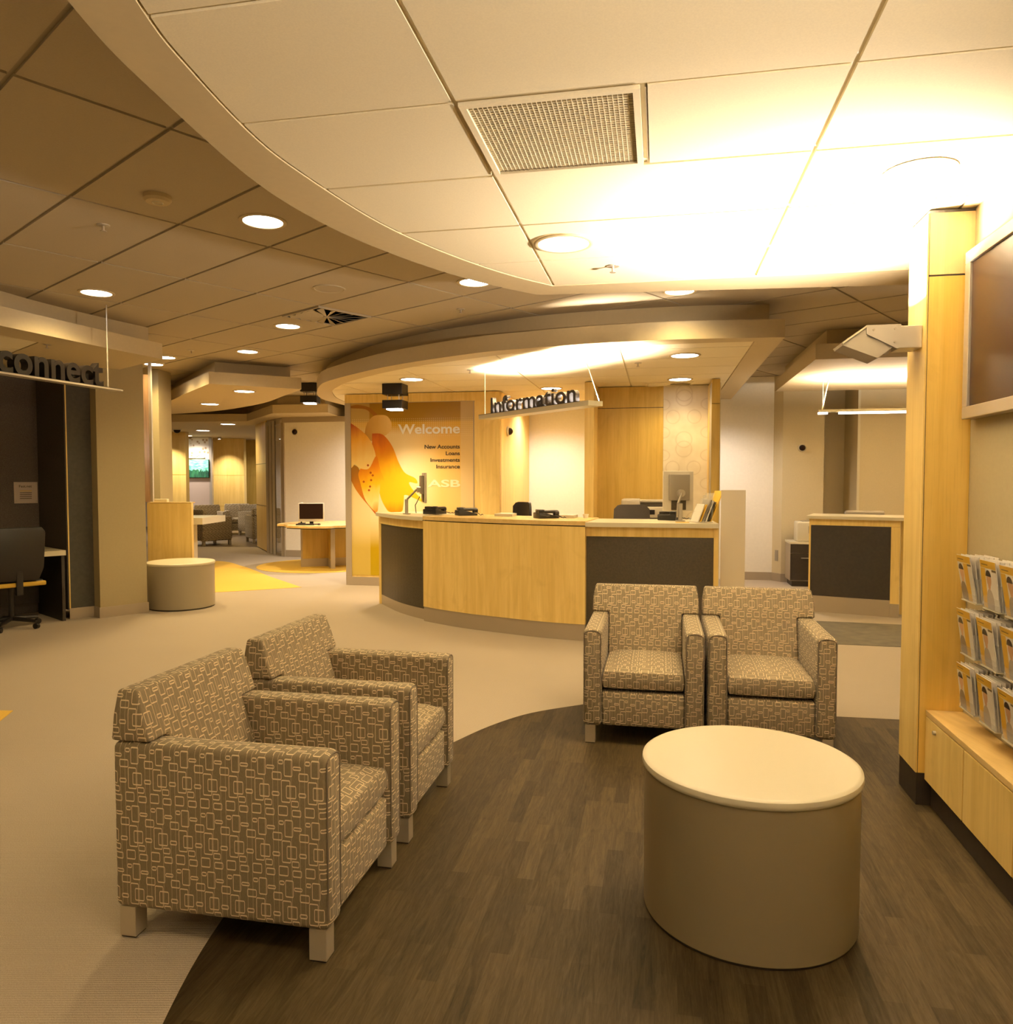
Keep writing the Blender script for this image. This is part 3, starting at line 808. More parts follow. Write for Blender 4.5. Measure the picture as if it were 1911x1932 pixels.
for px, py, lab in ((496, 417, 'large recessed downlight in the dark ceiling nearest the camera'), (182, 552, 'recessed downlight in the dark ceiling above the booth raft'),
                    (895, 532, 'recessed downlight in the dark ceiling just behind the curved raft edge'), (543, 615, 'recessed downlight in the dark ceiling left of the swirl vent'),
                    (467, 663, 'recessed downlight in the dark ceiling above the wave raft'), (312, 674, 'recessed downlight at the right corner of the booth raft'),
                    (290, 687, 'recessed downlight above the timber desk panel at the left'), (1282, 549, 'recessed downlight half hidden behind the back edge of the near raft')):
    g = G(px, py, ZC); downlight(g, ZC, lab, K_DOWN*(1.05 if px < 600 else .55), .115)
for p in ((-4.9, 3.0), (-2.6, 1.2), (-2.6, -.6), (4.6, 5.6), (3.7, 6.6), (-7.5, 10.4)):  # unseen fill lamps, added to lift the room outside the view
    downlight(p, ZC, 'added fill downlight in the dark tiled ceiling out of view', K_DOWN*(.45 if p[1] < 0 else .8), .115)
for px, py, lab in ((777, 716, 'downlight under the information raft above the welcome poster'), (993, 695, 'downlight under the information raft left of the sign glow'),
                    (1292, 671, 'large downlight under the information raft at its front right'), (1283, 716, 'downlight under the information raft in front of the patterned panel'),
                    (1040, 733, 'washed-out downlight under the information raft above the lettering')):
    g = G(px, py, ZR); downlight(g, ZR+.004, lab, K_DOWN*.62, .13)
for px, py, lab in ((461, 738, 'right downlight under the wave-shaped raft'), (396, 762, 'left downlight under the wave-shaped raft')):
    g = G(px, py, ZR); downlight(g, ZR, lab, K_DOWN*.9, .13)
for px, py, lab in ((430, 800, 'right round downlight under the lounge raft'), (383, 812, 'left round downlight under the lounge raft')):
    g = G(px, py, ZR); downlight(g, ZR, lab, K_DOWN*.8, .15)
for p, z_, k_, lab in (((2.86, 10.5), ZR+.004, 110, 'downlight under the information raft hidden behind the right-hand pillar'), ((-2.05, 13.35), ZC, 260, 'downlight in front of the white office wall, hidden behind the poster wall'),
                   ((-1.2, 11.6), ZR+.004, 90, 'added downlight brightening the staff area behind the poster wall'), ((.55, 11.7), ZR+.004, 120, 'added downlight brightening the white wall of the staff area'),
                   ((-8.72, 20.95), ZR, 150, 'bright lounge downlight right above the picture bay'), ((-10.0, 19.6), ZR, 200, 'added lounge fill downlight hidden behind the plaster pier'), ((-5.0, 20.6), ZR, 160, 'added lounge fill downlight hidden behind the timber wall'), ((-6.6, 22.6), ZR, 120, 'added far lounge fill downlight behind the timber wall')):
    downlight(p, z_, lab, k_*1.15, .12, col=PALE)  # staff-area and hidden lounge lamps are added to brighten those zones
# two wall washers of the lounge
for x, y, lab in ((-8.45, 18.7, 'small wall-washer lamp lighting the left lounge panel'), (-8.1, 21.6, 'small wall-washer lamp lighting the middle lounge panel'), (-5.05, 16.2, 'small wall-washer lamp at the timber wall corner')):
    t = thing('wall_washer', lab, 'light', (x, y, ZR), 0, 'small wall washers')
    MB().lathe([(.05, 0), (.05, -.03), (.035, -.06)], 16).obj('housing', m_silver, t, world=False)
    MB().lathe([(.034, -.0605), (.001, -.061)], 16).obj('lens', m_em, t, world=False)
    spot(t, (0, 0, -.07), 170, 80, .9, .03, WARM2, (.38, 0, 0))
# egg-crate grille
t = thing('air_return_grille', 'square egg-crate air grille set in the pale raft ceiling', 'vent', L(UA+.3, UB+.3, ZR+.004))
def lbox(mb, a0, a1, b0, b1, z0, z1):
    mb.prism([tuple(L(*p)[:2]) for p in ((a0, b0), (a1, b0), (a1, b1), (a0, b1))], z0, z1); return mb
a0, a1, b0, b1 = UA+.010, UA+.585, UB+.008, UB+.592
fr = MB(); w_ = .022
lbox(fr, a0, a1, b0, b0+w_, ZR-.004, ZR+.014); lbox(fr, a0, a1, b1-w_, b1, ZR-.004, ZR+.014)
lbox(fr, a0, a0+w_, b0+w_, b1-w_, ZR-.004, ZR+.014); lbox(fr, a1-w_, a1, b0+w_, b1-w_, ZR-.004, ZR+.014)
fr.obj('frame', m_tile_r, t)
gr = MB(); n = 33
for i in range(1, n):
    x = a0+w_+(a1-a0-2*w_)*i/n; y = b0+w_+(b1-b0-2*w_)*i/n
    lbox(gr, x-.0011, x+.0011, b0+w_, b1-w_, ZR+.004, ZR+.012); lbox(gr, a0+w_, a1-w_, y-.0009, y+.0009, ZR+.0045, ZR+.0110)
gr.obj('egg_crate', m_tile_r, t)
lbox(MB(), a0+w_, a1-w_, b0+w_, b1-w_, ZR+.0135, ZR+.0155).obj('duct', plain('duct_dark', (.05, .034, .018), .8), t)
lbox(MB(), UA+.60, UA+.604, UB+.02, UB+.58, ZR+.006, ZR+.0155).obj('slot', m_tee_d, t)
# swirl diffusers
def swirl(frm, a, b, z, label, mat, size=.3, dark=None):
    c = frm(a, b, z)
    ang = AM if frm is LM else AR
    t = thing('swirl_vent', label, 'vent', c, ang, 'square swirl air diffusers')
    f = MB(); s_ = size-.008
    f.box(-s_, s_, -s_, -s_+.02, -.008, .012); f.box(-s_, s_, s_-.02, s_, -.008, .012); f.box(-s_, -s_+.02, -s_+.02, s_-.02, -.008, .012); f.box(s_-.02, s_, -s_+.02, s_-.02, -.008, .012)
    f.obj('frame', mat, t, world=False)
    MB().box(-s_+.02, s_-.02, -s_+.02, s_-.02, .004, .01).obj('throat', m_black, t, world=False)
    MB().lathe([(.035, .003), (.03, -.012)], 20).obj('hub', mat, t, world=False)
    for k in range(16):
        an = 2*PI*k/16; ca, sa = math.cos(an), math.sin(an)
        R = (s_-.02)/max(abs(ca), abs(sa)); R = min(R, s_*1.2)-.012
        pw = Vector((-sa, ca, 0)); pr = Vector((ca, sa, 0)); wi, wo_ = .006, .030
        up = Vector((0, 0, 1))
        v = [pr*.035-pw*wi+up*.002-up*.008, pr*R-pw*wo_-up*.014, pr*R+pw*wo_+up*.003, pr*.035+pw*wi+up*.001]
        m_ = MB(); m_.hexa([q-up*.001 for q in v]+[q+up*.001 for q in v]); m_.obj('blade', mat, t, world=False)
g = G(616, 597, ZC); aa = round((g.dot(M1)-1.5485-.3)/.6)*.6+1.5485+.3; bb = g.dot(M2)
bb0 = math.floor((bb-3.3534)/1.2)*1.2+3.3534; bb = bb0+.3 if bb-bb0 < .6 else bb0+.9
swirl(LM, aa, bb, ZC-.004, 'square swirl air diffuser in the dark ceiling left of the information raft', m_tile)
g = G(1262, 727, ZR); swirl(L, *AB(g), ZR+.002, 'swirl air diffuser at the back of the information raft', m_tile_r)

# ------------------------------------------------------------------ information wall unit
t = thing('poster_wall_unit', 'maple wall unit framing the yellow welcome poster behind the information counter', 'wall unit', L(-3.3, 10.2))
BW = 10.18
AL = AB(Vector((-2.28, 10.83, 0)))[0]       # left end
AR_ = AB(Vector((-.1, 10.36, 0)))[0]        # right end
lbox(MB(), AL, AR_, BW, BW+.12, .12, 2.42).obj('maple_board', m_maple, t)
lbox(MB(), AL, AL+.93, BW-.012, BW+.12, 2.575, 2.695).obj('header_panel', m_maple, t)
lbox(MB(), AL+.94, AR_, BW-.012, BW+.12, 2.575, 2.695).obj('header_panel', m_maple, t)
lbox(MB(), AL, AR_, BW+.003, BW+.119, 2.42, 2.575).obj('header_core', m_maple, t)
lbox(MB(), AL, AL+.085, BW-.02, BW-.001, .12, 2.573).obj('edge_strip', m_kick, t)
lbox(MB(), AL, AR_, BW-.02, BW+.12, 0, .119).obj('plinth', m_kick, t)
mb = MB().prism([L(AR_, BW)[:2], L(AR_, BW+2.4)[:2], L(AR_-.1, BW+2.4)[:2], L(AR_-.1, BW+.125)[:2], L(AR_-.01, BW+.125)[:2]], 0, 2.695)
mb.obj('return_panel', m_maple, t)
# poster
def PP(px, py, off=.0):
    """pixel of the photograph -> point on the poster plane"""
    d = ray(px, py); o = Vector((0, 0, EYE)); n = E2; p0 = L(0, BW-.006-off)
    s_ = (p0-o).dot(n)/d.dot(n); return o+d*s_
pa0 = AB(PP(660.5, 900))[0]; pa1 = AB(PP(893, 900))[0]; pz1 = PP(700, 761).z; pz0 = .145
pt = thing('welcome_poster', 'tall yellow lily poster with Welcome lettering behind the information counter', 'poster', L((pa0+pa1)/2, BW-.003, pz0))
m_post, tt, p = nt('poster_print')
sp = tt.nodes.new('ShaderNodeSeparateXYZ'); tt.links.new(coords(tt), sp.inputs[0])
vz = math_(tt, 'DIVIDE', sp.outputs[2], pz1-pz0)
uu = math_(tt, 'ADD', math_(tt, 'DIVIDE', math_(tt, 'ADD', math_(tt, 'MULTIPLY', sp.outputs[0], E1.x), math_(tt, 'MULTIPLY', sp.outputs[1], E1.y)), pa1-pa0), .5)
vert = ramp(tt, vz, [(0, (.52, .36, .0)), (.16, (.50, .33, .0)), (.33, (.80, .60, .22)), (.5, (.80, .58, .20)), (.72, (.82, .52, .08)), (.885, (.72, .42, .02)), (.90, (.42, .24, .01)), (1, (.33, .18, .005))])
horiz = ramp(tt, uu, [(0, (.75, .62, .35)), (.45, (.98, .84, .52)), (.75, (.86, .52, .13)), (1, (.80, .50, .15))])
hz2 = math_(tt, 'MULTIPLY', ramp(tt, vz, [(.18, (0,)*3), (.35, (1,)*3), (.82, (1,)*3), (.87, (0,)*3)]), .65)
c_ = mix(tt, hz2, vert, horiz)
st = math_(tt, 'LESS_THAN', uu, .165)
c_ = mix(tt, math_(tt, 'MULTIPLY', st, .35), c_, (.78, .62, .25))
st = math_(tt, 'GREATER_THAN', uu, .90)
c_ = mix(tt, math_(tt, 'MULTIPLY', st, .45), c_, (.74, .60, .34))
gx = math_(tt, 'SUBTRACT', math_(tt, 'FRACT', math_(tt, 'MULTIPLY', uu, 62)), .5); gz = math_(tt, 'SUBTRACT', math_(tt, 'FRACT', math_(tt, 'MULTIPLY', vz, 92)), .5)
dd = math_(tt, 'LESS_THAN', math_(tt, 'ADD', math_(tt, 'MULTIPLY', gx, gx), math_(tt, 'MULTIPLY', gz, gz)), .05)
band = math_(tt, 'MULTIPLY', math_(tt, 'GREATER_THAN', vz, .80), math_(tt, 'LESS_THAN', vz, .915))
c_ = mix(tt, math_(tt, 'MULTIPLY', math_(tt, 'MULTIPLY', dd, band), .4), c_, (.95, .8, .4))
tt.links.new(c_, p.inputs['Base Color']); p.inputs['Roughness'].default_value = .35
lbox(MB(), pa0, pa1, BW-.006, BW-.0005, pz0, pz1).obj('print', m_post, pt)
lbox(MB(), pa0-.01, pa1+.02, BW-.004, BW-.0003, pz1, pz1+.012).obj('frame', m_kick, pt)
lbox(MB(), pa1, pa1+.012, BW-.01, BW-.0003, pz0, pz1).obj('frame', m_kick, pt)
def petal(pts, stops, ax, name, off, sm=True):
    """flat printed shape; colour stops run along the petal"""
    m, t2, p2 = nt('print_'+name)
    P = [PP(x, y) for x, y in pts]
    s0 = PP(*ax[0]); s1 = PP(*ax[1]); d = s1-s0; ln = d.length
    org = frame(pt).inverted() @ s0
    sp2 = t2.nodes.new('ShaderNodeSeparateXYZ'); t2.links.new(coords(t2), sp2.inputs[0])
    dx = math_(t2, 'MULTIPLY', math_(t2, 'SUBTRACT', sp2.outputs[0], org.x), d.x/ln/ln)
    dy = math_(t2, 'MULTIPLY', math_(t2, 'SUBTRACT', sp2.outputs[1], org.y), d.y/ln/ln)
    dz = math_(t2, 'MULTIPLY', math_(t2, 'SUBTRACT', sp2.outputs[2], org.z), d.z/ln/ln)
    f_ = math_(t2, 'ADD', math_(t2, 'ADD', dx, dy), dz)
    nn_ = N(t2, 'ShaderNodeTexNoise', inp={'Scale': 6, 'Detail': 3}); t2.links.new(coords(t2, scale=(2, 2, .5)), nn_.inputs[0])
    f_ = math_(t2, 'ADD', f_, math_(t2, 'MULTIPLY', math_(t2, 'SUBTRACT', nn_.outputs[0], .5), .3))
    t2.links.new(ramp(t2, f_, stops), p2.inputs['Base Color']); p2.inputs['Roughness'].default_value = .35
    q = [AB(v)+(v.z,) for v in P]
    poly2 = [(a, z) for a, b, z in q]
    if sm: poly2 = smoothcurve(poly2+[poly2[0]], 5)[:-1]
    mb = MB(); bb = bmesh.new()
    n = len(poly2)
    tri = tessellate_polygon([[Vector((a, z, 0)) for a, z in poly2]])
    vs = [bb.verts.new(L(a, BW-.0062-off, z)) for a, z in poly2]
    for tr in tri:
        try: bb.faces.new([vs[i] for i in tr])
        except ValueError: pass
    mb.merge(bb)
    mb.obj(name, m2 if False else m, pt)
OR, YE, PY, DR = (.80, .24, .005), (.90, .50, .01), (.95, .68, .22), (.50, .10, .005)
petal([(661, 766), (675, 764), (695, 768), (708, 778), (716, 788), (710, 790), (700, 780), (688, 772), (661, 770)], [(0, (.30, .13, .01)), (1, (.38, .15, .01))], ((661, 766), (716, 788)), 'stem', .0002)
petal([(688, 818), (692, 800), (703, 786), (716, 783), (730, 785), (738, 797), (737, 812), (726, 822), (712, 824), (700, 832)], [(0, (.50, .26, .04)), (.5, (.72, .44, .10)), (1, (.88, .62, .22))], ((690, 820), (738, 800)), 'bud', .0003)
petal([(702, 818), (722, 820), (740, 842), (752, 872), (764, 892), (783, 902), (787, 912), (772, 910), (779, 924), (800, 948), (782, 940), (763, 934), (760, 950), (758, 965), (733, 965), (724, 945), (716, 920), (712, 880), (703, 850)], [(0, DR), (.18, OR), (.55, YE), (1, YE)], ((705, 820), (745, 965)), 'petal', .0004)
petal([(716, 905), (735, 905), (758, 915), (762, 940), (757, 965), (735, 965), (722, 948), (715, 925)], [(0, YE), (.6, YE), (1, OR)], ((740, 910), (748, 968)), 'petal', .0006)
petal([(661, 798), (676, 808), (692, 822), (703, 840), (709, 862), (706, 878), (692, 885), (680, 884), (670, 876), (661, 878)], [(0, DR), (.35, (.85, .42, .04)), (.8, PY), (1, PY)], ((668, 800), (700, 880)), 'petal', .0009)
petal([(680, 884), (696, 884), (710, 860), (717, 885), (726, 908), (719, 906), (716, 930), (714, 952), (711, 966), (700, 958), (688, 940), (680, 912), (676, 895)], [(0, OR), (.4, YE), (.75, PY), (1, OR)], ((690, 880), (711, 968)), 'petal', .0011)
petal([(661, 878), (668, 877), (678, 886), (680, 912), (690, 942), (706, 962), (711, 973), (696, 955), (680, 936), (668, 918), (661, 900)], [(0, (.35, .17, .02)), (.5, (.60, .20, .01)), (1, DR)], ((663, 880), (708, 970)), 'petal', .0007)
for i, (x, y) in enumerate(((694, 878), (699, 892), (703, 897), (700, 906), (698, 918), (696, 925), (686, 909))):
    petal([(x-2.2, y), (x, y-2.4), (x+2.4, y), (x, y+2.2)], [(0, DR), (1, (.35, .07, .01))], ((x-2, y), (x+2, y)), 'stamen', .0014)

def text(name, s, width, height, ext, mat, parent, M, cap='H', bold=.012):
    cu = bpy.data.curves.new('txt', 'FONT'); cu.body = s; cu.extrude = .01; cu.size = 1; cu.offset = bold
    o = bpy.data.objects.new('txt', cu); COL.objects.link(o)
    dg = bpy.context.evaluated_depsgraph_get(); dg.update()
    me = bpy.data.meshes.new_from_object(o.evaluated_get(dg))
    bpy.data.objects.remove(o)
    xs = [v.co.x for v in me.vertices]; ys = [v.co.y for v in me.vertices]
    x0, x1, y0, y1 = min(xs), max(xs), min(ys), max(ys)
    for v in me.vertices:
        v.co = Vector(((v.co.x-x0)/(x1-x0)*width, (v.co.y-(y0 if cap == 'bbox' else 0))/((y1-y0) if cap == 'bbox' else (y1)) * height, v.co.z/.02*ext))
    me.transform(M)
    if parent is not None: me.transform(frame(parent).inverted())
    me.name = name; me.materials.clear(); me.materials.append(mat)
    q = bpy.data.objects.new(name, me); COL.objects.link(q); q.parent = parent
    return q
def onposter(x0, x1, ytop, ybase, s, mat, off=.004, bold=.022):
    A = PP(x0, ybase, off); B = PP(x1, ybase, off); T = PP(x1, ytop, off)
    M = Matrix((( E1.x, 0, -E2.x, A.x), (E1.y, 0, -E2.y, A.y), (0, 1, 0, B.z), (0, 0, 0, 1)))
    return text('lettering', s, (B-A).length, T.z-B.z, .002, mat, pt, M, bold=bold)
m_ltw = plain('white_lettering', (.95, .92, .82), .5); m_ltd = plain('dark_lettering', (.07, .045, .015), .5); m_ltp = plain('pale_lettering', (.92, .74, .42), .5)
onposter(751, 867.5, 799, 817, 'Welcome', m_ltw)
onposter(801, 867.5, 838.5, 846, 'New Accounts', m_ltd)
onposter(841, 867.5, 851.5, 858.5, 'Loans', m_ltd)
onposter(812, 867.5, 864, 871, 'Investments', m_ltd)
onposter(823, 867.5, 876.5, 883.5, 'Insurance', m_ltd)
onposter(807, 868, 905, 918.5, 'ASB', m_ltp)

# timber backing behind the right half of the counter
t = thing('timber_screen_wall', 'maple screen wall with a pale patterned panel behind the right end of the information counter', 'wall unit', L(0, 10.0))
def colAB(px0, px1, y):
    return AB(Vector(((px0-955.5)/1440*y, y, 0)))[0], AB(Vector(((px1-955.5)/1440*y, y, 0)))[0]
a0, a1 = colAB(1103, 1120.5, 9.47)
lbox(MB(), a0, a1, 9.43, 12.55, 0, 2.695).obj('pillar', m_maple, t)
a2 = AB(Vector(((1250-955.5)/1440*9.82, 9.82, 0)))[0]; a3 = AB(Vector(((1334-955.5)/1440*9.66, 9.66, 0)))[0]
lbox(MB(), a1, a2, 10.03, 10.12, 0, 2.42).obj('maple_board', m_maple2, t)
lbox(MB(), a1, a2, 10.03, 10.12, 2.428, 2.695).obj('maple_board', m_maple2, t)
lbox(MB(), a1, a2, 10.034, 10.118, 2.42, 2.428).obj('panel_joint', m_char2, t)
lbox(MB(), a2+.002, a3, 10.03, 10.12, 0, 2.695).obj('patterned_panel', None, t)
pan = [o for o in ALL() if o.name.startswith('patterned_panel')][0]
m_orn, tt, p = nt('kaleidoscope_print')
sp = tt.nodes.new('ShaderNodeSeparateXYZ'); tt.links.new(coords(tt), sp.inputs[0])
ua_ = math_(tt, 'ADD', math_(tt, 'MULTIPLY', sp.outputs[0], E1.x), math_(tt, 'MULTIPLY', sp.outputs[1], E1.y))
uu = math_(tt, 'DIVIDE', math_(tt, 'SUBTRACT', ua_, a2-AB(L(0, 10.0))[0]), a3-a2)
vz = sp.outputs[2]
acc = None
def ring_(cx, cz, rx, rz, w):
    a = math_(tt, 'DIVIDE', math_(tt, 'SUBTRACT', uu, cx), rx); b = math_(tt, 'DIVIDE', math_(tt, 'SUBTRACT', vz, cz), rz)
    q = math_(tt, 'SQRT', math_(tt, 'ADD', math_(tt, 'MULTIPLY', a, a), math_(tt, 'MULTIPLY', b, b)))
    return ramp(tt, math_(tt, 'ABSOLUTE', math_(tt, 'SUBTRACT', q, 1.)), [(0, (1,)*3), (w, (.25,)*3), (w*4, (0,)*3)])
for cz in (2.60, 1.95, 1.30, .65):
    for cx, dz, rx, rz in ((.47, .0 if cz > 2.5 else .06, .18, .10), (.47, -.06, .18, .10), (.22, -.30, .15, .085), (.70, -.30, .15, .085), (-.02, -.14, .17, .07), (1.02, -.14, .17, .07), (-.02, -.5, .17, .07), (1.02, -.5, .17, .07)):
        r_ = ring_(cx, cz+dz, rx, rz, .05)
        acc = r_ if acc is None else math_(tt, 'MAXIMUM', acc, r_)
nz = N(tt, 'ShaderNodeTexNoise', inp={'Scale': 5, 'Detail': 2}); tt.links.new(coords(tt), nz.inputs[0])
bc_ = ramp(tt, nz.outputs[0], [(.35, (.70, .62, .47)), (.7, (.82, .75, .61))])
tt.links.new(mix(tt, math_(tt, 'MULTIPLY', acc, .5), bc_, (.42, .31, .18)), p.inputs['Base Color']); p.inputs['Roughness'].default_value = .6
pan.data.materials.clear(); pan.data.materials.append(m_orn)
b0_, b1_ = colAB(1340.5, 1355, 9.2)
lbox(MB(), b0_, b1_, 9.43, 10.4, 0, 2.40).obj('pillar', m_maple2, t)
lbox(MB(), b0_, b1_, 9.43, 10.4, 2.406, 2.695).obj('pillar', m_maple2, t)
lbox(MB(), b0_-.006, b0_-.001, 9.44, 10.02, 0, 2.65).obj('edge_trim', m_kick, t)
lbox(MB(), b1_+.001, b1_+.01, 9.44, 10.3, 0, 2.65).obj('edge_trim', m_lam, t)
lbox(MB(), a3, b0_-.008, 9.75, 10.12, 0, 2.68).obj('return_panel', m_maple, t)

# ------------------------------------------------------------------ information counter
fcurve = smoothcurve([(-1.54, 9.17), (-1.22, 8.53), (-.86, 8.07), (-.42, 7.68), (.02, 7.40), (.37, 7.20), (.735, 7.06), (1.3, 6.93), (1.90, 6.83)], 8)
# pieces of the front: indices
iL = 16; iR = 48
t = thing('information_counter', 'long curved maple and charcoal information counter with a satin kickplate', 'counter', (.2, 7.8, 0))
def slab(path, d0, d1, z0, z1, mat, name, parent, bevel=0):
    """strip that follows the front line between two setbacks (positive = towards the staff side)"""
    A = offset(path, d0); B = offset(path, d1)
    return MB().prism(A+B[::-1], z0, z1, bevel=bevel).obj(name, mat, parent)
cA, cB, cC = fcurve[:iL+1], fcurve[iL:iR+1], fcurve[iR:]
for path in (cA, cC):
    slab(path, .03, .09, .115, .975, m_char, 'charcoal_panel', t)
    slab(path, .015, .09, .975, 1.063, m_maple, 'fascia', t)
    slab(path, .03, .09, 0, .115, m_kick, 'kickplate', t)
    slab(path, -.035, .70, 1.065, 1.105, m_lam, 'worktop', t)
slab(cB, -.03, .09, .155, 1.065, m_maple, 'maple_panel', t)
slab(cB, -.022, .09, 0, .153, m_kick, 'kickplate', t)
slab(cB, -.035, .70, 1.075, 1.115, m_maple_h, 'worktop', t)
slab(cB, -.01, .09, 1.065, 1.075, m_char2, 'shadow_gap', t)
# end pieces
e = fcurve[-1]
MB().prism([(e[0]-.04, e[1]+.0), (e[0]+.0, e[1]-.01), (e[0]+.14, e[1]+.68), (e[0]+.10, e[1]+.69)], 0, 1.063).obj('end_panel', m_maple, t)
e0 = fcurve[0]
MB().prism([(e0[0]+.03, e0[1]-.0), (e0[0]+.0, e0[1]+.02), (e0[0]+.55, e0[1]+.42), (e0[0]+.58, e0[1]+.38)], 0, 1.063).obj('end_panel', m_maple, t)
# frosted screen at the right end
t = thing('frosted_glass_screen', 'upright frosted glass screen at the right end of the information counter', 'screen', (2.03, 6.9, 0))
q0 = Vector((1.935, 6.88, 0)); q1 = q0+Vector((.215, -.02, 0))
MB().prism([q0[:2], q1[:2], (q1+Vector((.002, .012, 0)))[:2], (q0+Vector((.002, .012, 0)))[:2]], .004, 1.405).obj('pane', m_frost, t)
mb = MB().box(1.93, 2.15, 6.865, 6.90, 0, .03).obj('base_channel', m_kick, t)

# sign
sx0, sx1 = Vector((-.305, 8.40, 0)), Vector((.725, 6.80, 0))
sd_ = (sx1-sx0).normalized(); sn = Vector((-sd_.y, sd_.x, 0)); SL = (sx1-sx0).length
def SG(s_, w, z): return Vector(tuple(sx0+sd_*s_+sn*w)[:2]+(z,))
t = thing('information_sign', 'suspended sign reading Information in dark letters on a pale light shelf', 'sign', SG(SL/2, .08, 2.16))
def sgbox(mb, s0, s1, w0, w1, z0, z1):
    mb.prism([SG(*p, 0)[:2] for p in ((s0, w0), (s1, w0), (s1, w1), (s0, w1))], z0, z1); return mb
sgbox(MB(), 0, SL, 0, .165, 2.158, 2.166).obj('shelf_bottom', m_lam, t)
s_ = MB(); sgbox(s_, 0, SL, 0, .006, 2.166, 2.203); sgbox(s_, 0, SL, .159, .165, 2.166, 2.203); sgbox(s_, 0, .006, .006, .159, 2.166, 2.203); sgbox(s_, SL-.006, SL, .006, .159, 2.166, 2.203)
s_.obj('shelf_edge', m_lam, t)
sgbox(MB(), 0, SL*.93, -.002, .028, 2.203, 2.207).obj('letter_rail', m_dark, t)
sgbox(MB(), .1, SL-.1, .06, .14, 2.17, 2.19).obj('lamp_tube', m_em, t)
M = Matrix(((sd_.x, 0, -sn.x, SG(.245, .0, 0).x), (sd_.y, 0, -sn.y, SG(.245, .0, 0).y), (0, 1, 0, 2.207), (0, 0, 0, 1)))
M = M @ Matrix.Translation((0, 0, -.026))
text('lettering', 'Information', 1.47, .165, .045, m_sign, t, M, bold=.014)
for s0, w, s1, w1 in ((.10, .02, .10, .02), (SL-.03, .15, SL-.20, .08)):
    MB().cyl(SG(s0, w, 2.205), SG(s1, w1, ZR+.004), .004, 8).obj('suspension_cable', m_lam, t)
for ss in (.35, .85, 1.35, 1.75):
    la = area(t, SG(ss, .125, 2.212)-frame(t).translation, K_SIGN/4, .42, .04, (PI, 0, 0), WARM2, 96)
    zz_ = -(Vector((0, 0, 1))*math.cos(.28)+sn*math.sin(.28)); yy_ = zz_.cross(sd_)
    la.rotation_euler = Matrix((sd_, yy_, zz_)).transposed().to_euler()

# connect sign
kx0, kx1 = Vector((-3.93, 5.05, 0)), Vector((-3.42, 6.85, 0))
kd = (kx1-kx0).normalized(); kn = Vector((-kd.y, kd.x, 0)); KL = (kx1-kx0).length
def KG(s_, w, z): return Vector(tuple(kx0+kd*s_+kn*w)[:2]+(z,))
ks = 2.305
t = thing('connect_sign', 'suspended sign reading connect in dark letters at the left edge', 'sign', KG(KL/2, .05, ks))
def kbox(mb, s0, s1, w0, w1, z0, z1):
    mb.prism([KG(*p, 0)[:2] for p in ((s0, w0), (s1, w0), (s1, w1), (s0, w1))], z0, z1); return mb
kbox(MB(), 0, KL, 0, .10, ks-.018, ks-.004).obj('shelf', m_silver, t)
kbox(MB(), 0, KL, 0, .10, ks-.004, ks).obj('letter_rail', m_dark, t)
a = KL-1.62
M = Matrix(((kd.x, 0, -kn.x, KG(.66, .0, 0).x), (kd.y, 0, -kn.y, KG(.66, .0, 0).y), (0, 1, 0, ks), (0, 0, 0, 1))) @ Matrix.Translation((0, 0, -.045))
text('lettering', 'connect', 1.00, .195, .07, m_dark, t, M, bold=.02)
MB().cyl(KG(KL-.12, .05, ks), KG(KL-.12, .05, ZC), .006, 8).obj('suspension_rod', m_silver, t)
MB().cyl(KG(.25, .05, ks), KG(.25, .05, ZC), .006, 8).obj('suspension_rod', m_silver, t)

# black cube spotlights
def cube_spot(x, y, z, label, rz=0, k=1.):
    t = thing('cube_spotlight', label, 'light', (x, y, z), rz, 'black twin-cube spotlights')
    MB().box(-.13*k, .13*k, -.12*k, .12*k, -.135*k, 0, bevel=.003).obj('mounting_box', m_black, t, world=False)
    MB().box(-.13*k, .13*k, -.12*k, .12*k, -.31*k, -.205*k, bevel=.003).obj('lamp_box', m_black, t, world=False)
    for sx in (-1, 1):
        for sy in (-1, 1):
            MB().cyl((sx*.075*k, sy*.07*k, -.206*k), (sx*.075*k, sy*.07*k, -.134*k), .006, 8).obj('hanger_rod', m_silver, t, world=False)
    MB().box(-.085*k, .075*k, -.09*k, .09*k, -.325*k, -.311*k).obj('lens', m_em, t, world=False)
    spot(t, (0, 0, -.34*k), 130, 105, .9, .06, WARM2, (.30, 0, 0))
    return t
cube_spot(-1.41, 9.72, ZR+.002, 'black twin-cube spotlight in front of the welcome poster', AR)
cube_spot(-3.12, 12.2, ZC-.002, 'black twin-cube spotlight above the round yellow rug')

